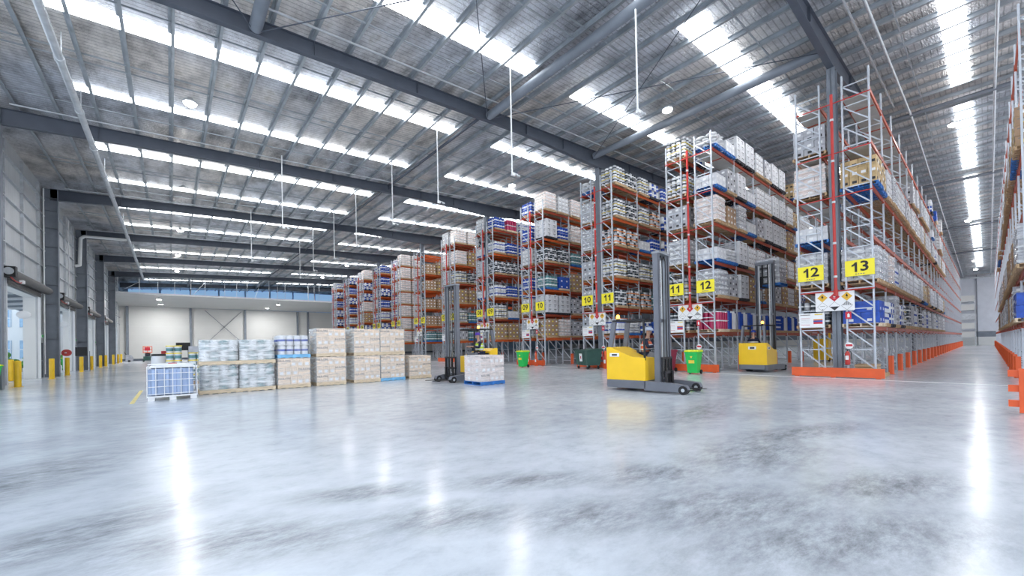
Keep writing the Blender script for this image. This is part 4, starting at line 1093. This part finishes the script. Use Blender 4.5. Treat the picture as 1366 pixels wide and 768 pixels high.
# wheelie bins
def wheelie(x, y, rz, body, lid, lab, sc=1.0, mark=True):
    t = thing('wheelie_bin', lab, 'bin', (x, y, 0), rz, 'wheelie bins')
    def ring(w, d, z, oy=0): return [(-w/2, -d/2+oy, z), (w/2, -d/2+oy, z), (w/2, d/2+oy, z), (-w/2, d/2+oy, z)]
    q = MB(); L = [ring(.42, .42, .06), ring(.44, .46, .3), ring(.54, .62, .96), ring(.58, .66, .97), ring(.58, .66, 1.02)]
    vs = [p_ for r in L for p_ in r]
    fs = [(j*4+k, j*4+(k+1)%4, (j+1)*4+(k+1)%4, (j+1)*4+k) for j in range(4) for k in range(4)] + [(3,2,1,0), (16,17,18,19)]
    q.add(vs, fs, body); q.build('bin_body', t)
    q = MB(); q.prism([(-.35, 1.02), (.37, 1.02), (.37, 1.06), (.2, 1.10), (-.2, 1.10), (-.36, 1.05)], -.3, .3, lid, 'yz'); q.cyl((-.25,.37,1.04), (.25,.37,1.04), .02, body, 8); q.build('bin_lid', t)
    for s in (-1, 1): MB().cyl((s*.22, .22, .1), (s*.28, .22, .1), .1, 'rubber', 14).build('wheel', t)
    if mark:
        q = MB(); q.box((-.12, -.30, .5), (.12, -.262, .64), 'label_yellow'); q.add([(-.06,-.31,.82), (.06,-.31,.82), (0,-.305,.72)], [(0,2,1)], 'label_yellow'); q.build('sticker', t)
wheelie(18.3, 8.75, -pi/2+.1, 'bin_green', 'bin_lid', 'green wheelie bin with yellow lid before rack row 11-12')
wheelie(17.5, 19.6, -pi/2+.1, 'bin_green', 'bin_lid', 'green wheelie bin with yellow lid before rack row 09-10')
wheelie(-5.62, 25.7, pi/2-.4, 'bin_green', 'bin_lid', 'green wheelie bin at the left edge by the first door')
wheelie(-6.9, 51.6, 0, 'bin_green', 'bin_lid', 'distant green wheelie bin outside the left wall')
wheelie(19.0, 10.35, -pi/2, 'bin_maroon', 'bin_maroon', 'maroon wheelie bin behind the passing reach truck', mark=False)
# big green skip bin
t = thing('waste_skip', 'dark green four-wheeled waste skip before rack row 10-11', 'skip bin', (18.7, 15.2, 0), -.35)
q = MB(); vs = [(-.42,-.62,.22), (.42,-.62,.22), (.42,.62,.22), (-.42,.62,.22), (-.5,-.72,1.05), (.5,-.72,1.12), (.5,.72,1.12), (-.5,.72,1.05)]
q.add(vs, [(3,2,1,0), (0,1,5,4), (1,2,6,5), (2,3,7,6), (3,0,4,7)], 'skip_green')
for yy in (-.35, 0, .35): q.bar((-.425, yy, .25), (-.49, yy, 1.0), .05, .03, 'skip_green')
q.build('skip_body', t)
MB().add([(-.54,-.75,1.06), (.54,-.75,1.13), (.54,.75,1.13), (-.54,.75,1.06), (-.54,-.75,1.10), (.54,-.75,1.18), (.54,.75,1.18), (-.54,.75,1.10)], [(3,2,1,0), (4,5,6,7), (0,1,5,4), (1,2,6,5), (2,3,7,6), (3,0,4,7)], 'skip_green').build('skip_lid', t)
for sx in (-.36, .36):
    for sy in (-.5, .5):
        w_ = MB().cyl((sx-.03, sy, .09), (sx+.03, sy, .09), .09, 'rubber', 14); w_.bar((sx, sy, .09), (sx, sy, .24), .06, .04, 'galv'); w_.build('castor', t)
q = MB().add([(-.50,.12,.45), (-.50,-.2,.45), (-.535,-.2,.9), (-.535,.12,.9)], [(0,1,2,3)], 'sign_white'); q.add([(-.522,.0,.6), (-.522,-.1,.6), (-.534,-.1,.75), (-.534,.0,.75)], [(0,1,2,3)], 'sign_red'); q.build('poster', t)
# orange gate posts right of skip and cones near 09-10
for k, (x, y, h, l) in enumerate([(19.2, 14.35, 1.05, 'tall orange stand right of the waste skip'), (19.25, 20.95, .95, 'left orange stand by the end of rack row 09-10'), (19.25, 20.2, .9, 'right orange stand by the end of rack row 09-10')]):
    t = thing('orange_stand', l, 'stand', (x, y, 0), 0, 'orange stands')
    MB().box((-.09,-.09,.0), (.09,.09,.1), 'guard_orange').box((-.06,-.1,.1), (.06,.1,h*.55), 'guard_orange').lathe([(.075, h*.55), (.08, h*.9), (.03, h)], (0,0,0), 'guard_orange', 12).build('stand_body', t)
    MB().box((-.065,-.06,h*.3), (-.06,.06,h*.5), 'sign_white').build('label', t)
# small pallet with crates beside post of row 0
t = thing('wooden_crate', 'low wooden crate on the floor inside the end of rack row 12-13', 'crate', (21.0, 3.1, 0))
inst('pallet', PAL['wood'], t, (0,0,0))
q = MB()
for zz in (.16, .27, .38): q.box((-.5, -.32, zz), (.5, .32, zz+.085), 'wood')
q.build('crate_boards', t)
# barrier at the right edge
t = thing('rail_barrier', 'orange three-rail barrier cut off by the right edge', 'barrier', (12.45, -.25, 0))
for z in (.12, .41, .70): MB().prism([(-.05, z), (.03, z), (.05, z+.03), (.05, z+.10), (.03, z+.13), (-.05, z+.13)], -2.9, .02, 'guard_orange', 'xz').build('rail', t)
for yy in (-.39, -2.6): MB().box((-.10, yy-.28, 0.015), (-.06, yy+.28, .86), 'guard_orange').box((.051, yy-.07, 0), (.17, yy+.07, .86), 'guard_orange').box((-.12, yy-.28, 0), (.22, yy+.1, .015), 'guard_orange').build('post', t)

# ------------------------------------------------------------------ people
def skin_obj(name, pts, edges, radii, mat, parent, root=0, sub=1):
    me = bpy.data.meshes.new(name); me.from_pydata(pts, edges, [])
    o = bpy.data.objects.new(name, me); COL.objects.link(o)
    m_ = o.modifiers.new('s', 'SKIN'); m_.use_smooth_shade = True
    sv = me.skin_vertices
    if not sv:
        bpy.context.view_layer.objects.active = o
        bm_ = None
    for i, r in enumerate(radii):
        r = r if isinstance(r, tuple) else (r, r)
        me.skin_vertices[0].data[i].radius = r
        me.skin_vertices[0].data[i].use_root = (i == root)
    if sub: ss = o.modifiers.new('u', 'SUBSURF'); ss.levels = sub; ss.render_levels = sub
    me2 = bpy.data.meshes.new_from_object(o.evaluated_get(bpy.context.evaluated_depsgraph_get()))
    bpy.data.objects.remove(o)
    me2.materials.clear(); me2.materials.append(MATS[mat])
    for p_ in me2.polygons: p_.use_smooth = True
    o = bpy.data.objects.new(name, me2); COL.objects.link(o); o.parent = parent
    return o
def ensure_skin(me):
    import bmesh
    b = bmesh.new(); b.from_mesh(me); b.verts.layers.skin.verify(); b.to_mesh(me); b.free()
_old = skin_obj
def skin_obj(name, pts, edges, radii, mat, parent, root=0, sub=1):
    import bmesh
    me = bpy.data.meshes.new(name)
    b = bmesh.new(); lay = b.verts.layers.skin.verify()
    vs = [b.verts.new(p_) for p_ in pts]; b.verts.ensure_lookup_table()
    for i, r in enumerate(radii):
        vs[i][lay].radius = r if isinstance(r, tuple) else (r, r); vs[i][lay].use_root = (i == root)
    for a, c in edges: b.edges.new((vs[a], vs[c]))
    b.to_mesh(me); b.free()
    o = bpy.data.objects.new(name, me); COL.objects.link(o)
    m_ = o.modifiers.new('s', 'SKIN'); m_.use_smooth_shade = True
    if sub: ss = o.modifiers.new('u', 'SUBSURF'); ss.levels = sub; ss.render_levels = sub
    dg = bpy.context.evaluated_depsgraph_get(); dg.update()
    me2 = bpy.data.meshes.new_from_object(o.evaluated_get(dg))
    bpy.data.objects.remove(o); me2.materials.clear(); me2.materials.append(MATS[mat])
    for p_ in me2.polygons: p_.use_smooth = True
    o = bpy.data.objects.new(name, me2); COL.objects.link(o); o.parent = parent
    return o
def person(x, y, z, rz, label, vest='hivis', helmet='helmet_purple', lean=.12):
    """seated driver, local +x is the way the driver faces, z = seat-foot level; hips at .52"""
    t = thing('person', label, 'person', (x, y, z), rz)
    hip = V((0, 0, .52)); ch = V((lean*.6, 0, .85)); nk = V((lean, 0, 1.08)); hd = V((lean+.03, 0, 1.24))
    P_ = [hip, (lean*.3, 0, .68), ch, nk, (lean+.01, 0, 1.14), hd, (lean+.035, 0, 1.32)]; E_ = [(i, i+1) for i in range(6)]
    R_ = [(.14,.11), (.13,.10), (.155,.11), (.065,.06), (.052,.052), (.078,.092), (.06,.075)]
    def chain(start, pts, rs):
        i0 = start
        for q, r in zip(pts, rs):
            P_.append(q); R_.append(r); E_.append((i0, len(P_)-1)); i0 = len(P_)-1
        return i0
    hands = []
    for s in (-1, 1):
        sh = (lean-.0, s*.17, 1.0); el = (lean+.10, s*.25, .76); wr = (lean+.34, s*.17, .80)
        w_ = chain(2, [sh, el, wr, (lean+.40, s*.16, .81)], [.058, .046, .034, (.026, .034)])
        chain(w_, [(lean+.45, s*.155, .81)], [(.018, .036)])
        pi_ = len(P_)-1
        for f_ in range(4):
            dy = (-.027+.018*f_)
            chain(pi_, [(lean+.475, s*.155+dy, .81), (lean+.50+.006*(f_ in (1,2)), s*.155+dy, .795), (lean+.495, s*.155+dy, .775)], [.0095, .0085, .0075])
        chain(w_, [(lean+.43, s*.155-s*.045, .80), (lean+.455, s*.155-s*.05, .785)], [.011, .009])
        chain(0, [(.05, s*.10, .50), (.42, s*.13, .50), (.42, s*.13, .12), (.44, s*.13, .06), (.55, s*.13, .04)], [.085, .062, .043, .04, .034])
    skin_obj('body', P_, E_, R_, 'skin', t, 0, 1)
    # clothing
    def cl(name, pts, edges, rad, mat): skin_obj(name, pts, edges, rad, mat, t, 0, 1)
    cl('shirt', [(0,0,.55), (lean*.6,0,.85), (lean,0,1.03), (lean,.17,1.0), (lean+.10,.25,.76), (lean+.30,.18,.795), (lean,-.17,1.0), (lean+.10,-.25,.76), (lean+.30,-.18,.795)],
       [(0,1), (1,2), (1,3), (3,4), (4,5), (1,6), (6,7), (7,8)], [(.155,.12), (.165,.12), (.085,.075), .066, .056, .045, .066, .056, .045], 'cloth_navy')
    cl('trousers', [(0,0,.56), (.03,.10,.5), (.42,.13,.5), (.42,.13,.14), (.03,-.10,.5), (.42,-.13,.5), (.42,-.13,.14)], [(0,1), (1,2), (2,3), (0,4), (4,5), (5,6)], [(.16,.13), .10, .076, .062, .10, .076, .062], 'cloth_navy')
    cl('vest', [(0,0,.56), (lean*.6,0,.84), (lean*.95,0,1.0)], [(0,1), (1,2)], [(.20,.165), (.23,.185), (.19,.14)], vest)
    q = MB()
    for zz, e in ((.66, .0), (.80, .006)):
        q.lathe([(.225+e, 0), (.228+e, .025), (.225+e, .05)], (0, 0, 0), 'hivis_tape', 16)
        for i in range(len(q.v)-16*3-0, len(q.v)): pass
    q.v = [(v_[0]*.86+lean*.5, v_[1]*.98, v_[2]+(.66 if i < 80 else .80)) for i, v_ in enumerate(q.v)]
    q.build('reflective_band', t)
    for s in (-1, 1): MB().ball((.49, s*.13, .05), .06, 'rubber', 10, 6, (1.9, .85, .9)).build('boot', t)
    h = MB(); hx = lean+.035
    h.ball((hx, 0, 1.30), .125, helmet, 18, 12, (1.12, .95, .95), zmin=-.05)
    h.prism([(hx+.08,-.09), (hx+.20,-.06), (hx+.215,0), (hx+.20,.06), (hx+.08,.09)], 1.288, 1.30, helmet, 'xy'); h.bar((hx-.12,0,1.405), (hx+.1,0,1.415), .03, .012, helmet)
    h.build('helmet', t)
    f = MB(); fx = lean+.03+.085
    f.add([(fx-.005,-.016,1.215), (fx-.005,.016,1.215), (fx+.028,0,1.218), (fx-.002,0,1.262)], [(0,1,2), (0,2,3), (1,3,2)], 'skin', True)
    f.box((fx-.006, -.025, 1.178), (fx+.004, .025, 1.186), 'sign_red')
    for s in (-1, 1):
        f.ball((fx-.004, s*.032, 1.258), .012, 'white', 8, 5); f.ball((fx+.005, s*.032, 1.258), .006, 'black', 6, 4); f.ball((lean+.03, s*.09, 1.235), .03, 'skin', 8, 6, (.6, .35, 1))
    f.build('face', t)
    return t

# ------------------------------------------------------------------ reach trucks (local +x towards the forks)
def reach_truck(x, y, rz, label, mast_h=4.0, reach=.55, fork_z=.12, body='fork_yellow', sc=1.0):
    t = thing('reach_truck', label, 'forklift', (x, y, 0), rz, 'yellow reach trucks')
    W = .62
    q = MB(); q.prism([(-1.22,.10), (.05,.10), (.05,.34), (-1.22,.34)], -W, W, 'fork_grey', 'xz'); q.prism([(-1.30,.14), (-1.22,.10), (-1.22,.34), (-1.28,.34)], -W+.1, W-.1, 'fork_grey', 'xz'); q.build('chassis', t)
    q = MB()                                                           # battery and counterweight hood with sloped top
    q.prism([(-1.24,.34), (.04,.34), (.04,1.02), (-.38,1.06), (-.74,1.20), (-1.10,1.36), (-1.24,1.36)], -W+.02, W-.32, body, 'xz')
    q.prism([(-1.24,.34), (-.80,.34), (-.80,1.22), (-1.10,1.36), (-1.24,1.36)], W-.32, W-.02, body, 'xz')
    q.build('body_cover', t)
    q = MB(); q.box((-1.12, -W+.01, 1.06), (-.80, -W+.019, 1.17), 'sign_white'); q.box((-1.05, -W+.005, 1.09), (-.87, -W+.012, 1.14), 'print_dark'); q.build('badge', t); q = MB(); q.box((-1.245, -.16, 1.06), (-1.239, .18, 1.2), 'sign_white'); q.box((-1.248, -.09, 1.09), (-1.243, .11, 1.17), 'print_dark'); q.build('badge', t)
    q = MB(); q.box((-.80, .0, .40), (-.30, W-.04, .52), 'black'); q.box((-.80, .02, .52), (-.42, W-.06, .64), 'black'); q.box((-.86, .04, .62), (-.74, W-.08, 1.15), 'black'); q.build('seat', t)
    q = MB(); q.prism([(-.32,.34), (.04,.34), (.04,1.16), (-.10,1.20), (-.2,1.05)], .06, W-.04, 'fork_grey', 'xz'); q.cyl((-.16,.34,1.14), (-.22,.34,1.24), .018, 'black', 8); q.lathe([(.12,0), (.135,.01), (.12,.03)], (-.24,.34,1.25), 'black', 16); q.build('console', t)
    # straddle legs with wheels
    for s in (-1, 1):
        q = MB(); q.prism([(.0,.06), (1.12,.06), (1.28,.14), (1.22,.26), (.9,.30), (.0,.34)], s*(W-.09)-.09, s*(W-.09)+.09, 'fork_grey', 'xz')
        q.build('straddle_leg', t)
        lw = MB().cyl((1.14, s*(W-.09)-.105, .125), (1.14, s*(W-.09)+.105, .125), .125, 'rubber', 18).build('load_wheel', t); MB().cyl((1.14, s*(W-.09)-.11, .125), (1.14, s*(W-.09)+.11, .125), .05, 'galv', 12).build('hub', lw)
    MB().cyl((-.85, .18, .16), (-.85, .4, .16), .16, 'rubber', 18).build('drive_wheel', t)
    # mast
    mx = .22+reach
    for s in (-1, 1):
        q = MB()
        q.box((mx-.09, s*.36-.05, .12), (mx+.09, s*.36-.03, mast_h), 'fork_grey'); q.box((mx-.09, s*.36+.03, .12), (mx+.09, s*.36+.05, mast_h), 'fork_grey'); q.box((mx+.06, s*.36-.05, .12), (mx+.09, s*.36+.05, mast_h), 'fork_grey')
        q.build('outer_mast', t)
        MB().box((mx-.05, s*.27-.035, .15), (mx+.05, s*.27+.035, mast_h-.02), 'mast_grey').build('inner_mast', t)
        MB().cyl((mx-.10, s*.22, .3), (mx-.10, s*.22, mast_h*.62), .035, 'galv', 10).cyl((mx-.10, s*.22, mast_h*.62), (mx-.10, s*.22, mast_h*.96), .02, 'white', 8).build('lift_cylinder', t)
        q = MB(); q.tube([(mx-.02, s*.12, .4), (mx-.02, s*.12, mast_h-.2), (mx+.04, s*.12, mast_h-.1), (mx+.08, s*.12, mast_h-.25), (mx+.08, s*.12, max(fork_z, .4)+.3)], .014, 'black', 6); q.build('lift_chain', t)
    for zz in (.25, mast_h*.5, mast_h-.17): MB().box((mx-.11, -.40, zz), (mx-.06, .40, zz+.1), 'fork_grey').build('mast_crosspiece', t)
    MB().box((mx-.12, -.42, mast_h-.06), (mx+.12, .42, mast_h), 'mast_grey').build('mast_crosshead', t)
    q = MB(); q.box((mx+.10, -.38, fork_z+.08), (mx+.16, .38, fork_z+.16), 'black'); q.box((mx+.10, -.38, fork_z+.42), (mx+.16, .38, fork_z+.5), 'black')
    for s in (-.36, -.12, .12, .32): q.box((mx+.10, s, fork_z+.1), (mx+.14, s+.04, fork_z+.9), 'black')
    q.box((mx+.10, -.38, fork_z+.86), (mx+.14, .38, fork_z+.92), 'black'); fc = q.build('fork_carriage', t)
    for s in (-.26, .26):
        q = MB(); q.box((mx+.16, s-.05, fork_z), (mx+.2, s+.05, fork_z+.5), 'black'); q.prism([(mx+.16, fork_z-.04), (mx+.2+.95, fork_z-.015), (mx+.2+.95, fork_z+.0), (mx+.16, fork_z)], s-.05, s+.05, 'black', 'xz'); q.build('fork', fc)
    # overhead guard
    q = MB()
    for s in (-1, 1):
        q.bar((-1.16, s*.5, 1.30), (-1.02, s*.46, 2.16), .09, .14, 'fork_grey'); q.bar((.02, s*.56, .95), (-.02, s*.52, 2.16), .05, .05, 'black')
        q.bar((-1.06, s*.49, 2.18), (.05, s*.54, 2.18), .06, .06, 'black')
    for xx in (-1.05, -.84, -.63, -.42, -.21, .03): q.bar((xx, -.5, 2.19), (xx, .5, 2.19), .05, .03, 'black')
    q.build('overhead_guard', t)
    bb = MB().cyl((-.95,-.35,2.2), (-.95,-.35,2.26), .06, 'black', 12).build('beacon_base', t); MB().lathe([(.05, 2.26), (.055, 2.3), (.045, 2.36), (.02, 2.38)], (-.95,-.35,0), 'beacon_glow', 12).build('beacon_lens', bb)
    return t
reach_truck(9.75, 14.55, pi+.06, 'yellow reach truck parked behind the pinkish carton pallet', 4.05, .52)
person(10.3, 14.28, .64, pi-.1, 'driver in lime vest and purple helmet in the left reach truck', 'hivis', 'helmet_purple')
reach_truck(22.1, 7.15, -.02, 'yellow reach truck lifting a blue pallet between rack rows 11-12 and 12-13', 5.4, .30, 4.18)
person(21.55, 7.4, .58, 0, 'driver in dark clothes and blue helmet in the aisle reach truck', 'cloth_navy', 'helmet_blue')
reach_truck(11.4, 6.75, -pi/2+.12, 'yellow reach truck crossing the open floor before rack row 11-12', 4.2, .12)
person(11.8, 7.25, .58, -pi/2+.12, 'driver in red vest and pale helmet in the crossing reach truck', 'hivis_orange', 'helmet_white')
S(3)
t = thing('film_wrapped_pallet', 'wrapped white load on a blue pallet held up by the aisle reach truck', 'pallet of goods', (23.42, 7.12, 4.182), pi/2)
inst('pallet', PAL['pallet_blue'], t, (0,0,0)); inst('wrapped_stack', GM['wrap'], t, (0,0,0))
# small yellow order picker far inside aisle 12
t = thing('order_picker', 'small yellow truck deep in the aisle behind rack row 12-13', 'forklift', (33.5, 7.2, 0))
MB().box((-.6,-.4,.1), (.4,.4,.5), 'fork_yellow').box((-.6,-.4,.5), (-.1,.4,1.5), 'fork_yellow').build('body', t)
MB().bar((.35,-.3,.1), (.35,-.3,2.4), .1, .1, 'fork_yellow').bar((.35,.3,.1), (.35,.3,2.4), .1, .1, 'fork_yellow').bar((.35,-.3,2.35), (.35,.3,2.35), .1, .1, 'fork_yellow').build('mast', t)
for s in (-1, 1): MB().cyl((-.3, s*.34, .12), (-.3, s*.42, .12), .12, 'rubber', 12).build('wheel', t)
for s in (-1, 1): MB().bar((.4, s*.25, .08), (1.5, s*.25, .08), .12, .05, 'black').build('fork', t)

# ------------------------------------------------------------------ light, world, camera
W = bpy.data.worlds.new('sky'); SC.world = W; W.use_nodes = True
nt = W.node_tree; bg = nt.nodes['Background']
tc = nt.nodes.new('ShaderNodeTexCoord'); sx = nt.nodes.new('ShaderNodeSeparateXYZ'); cr_ = nt.nodes.new('ShaderNodeValToRGB')
nt.links.new(tc.outputs['Generated'], sx.inputs[0]); nt.links.new(sx.outputs[2], cr_.inputs[0]); nt.links.new(cr_.outputs[0], bg.inputs[0])
cr_.color_ramp.elements[0].position = 0; cr_.color_ramp.elements[0].color = (.92, .95, 1, 1)
cr_.color_ramp.elements[1].position = .7; cr_.color_ramp.elements[1].color = (.62, .78, 1, 1)
bg.inputs[1].default_value = 3.7
SC.view_settings.view_transform = 'Standard'
try: SC.view_settings.look = 'None'
except Exception: pass
SC.view_settings.gamma = 1; SC.view_settings.use_curve_mapping = False
SC.view_settings.exposure = -0.70

cam = bpy.data.cameras.new('camera'); co = bpy.data.objects.new('camera', cam); COL.objects.link(co)
cam.sensor_width = 36; cam.lens = 537.93*36/1366; cam.shift_y = (455.24-384)/1366; cam.clip_start = .05; cam.clip_end = 500
Rr = V((0.76321565, -0.64587598, -0.01860358)); Uu = V((0.00921639, -0.01790703, 0.99979718)); Ff = V((0.64607811, 0.76323231, 0.00771428))
M_ = Matrix((Rr, Uu, -Ff)).transposed().to_4x4(); M_.translation = V((0, 0, 1.5)); co.matrix_world = M_
SC.camera = co
SC.cycles.use_denoising = True
SC.cycles.max_bounces = 6; SC.cycles.diffuse_bounces = 3; SC.cycles.glossy_bounces = 3; SC.cycles.transparent_max_bounces = 12
SC.cycles.sample_clamp_indirect = 6
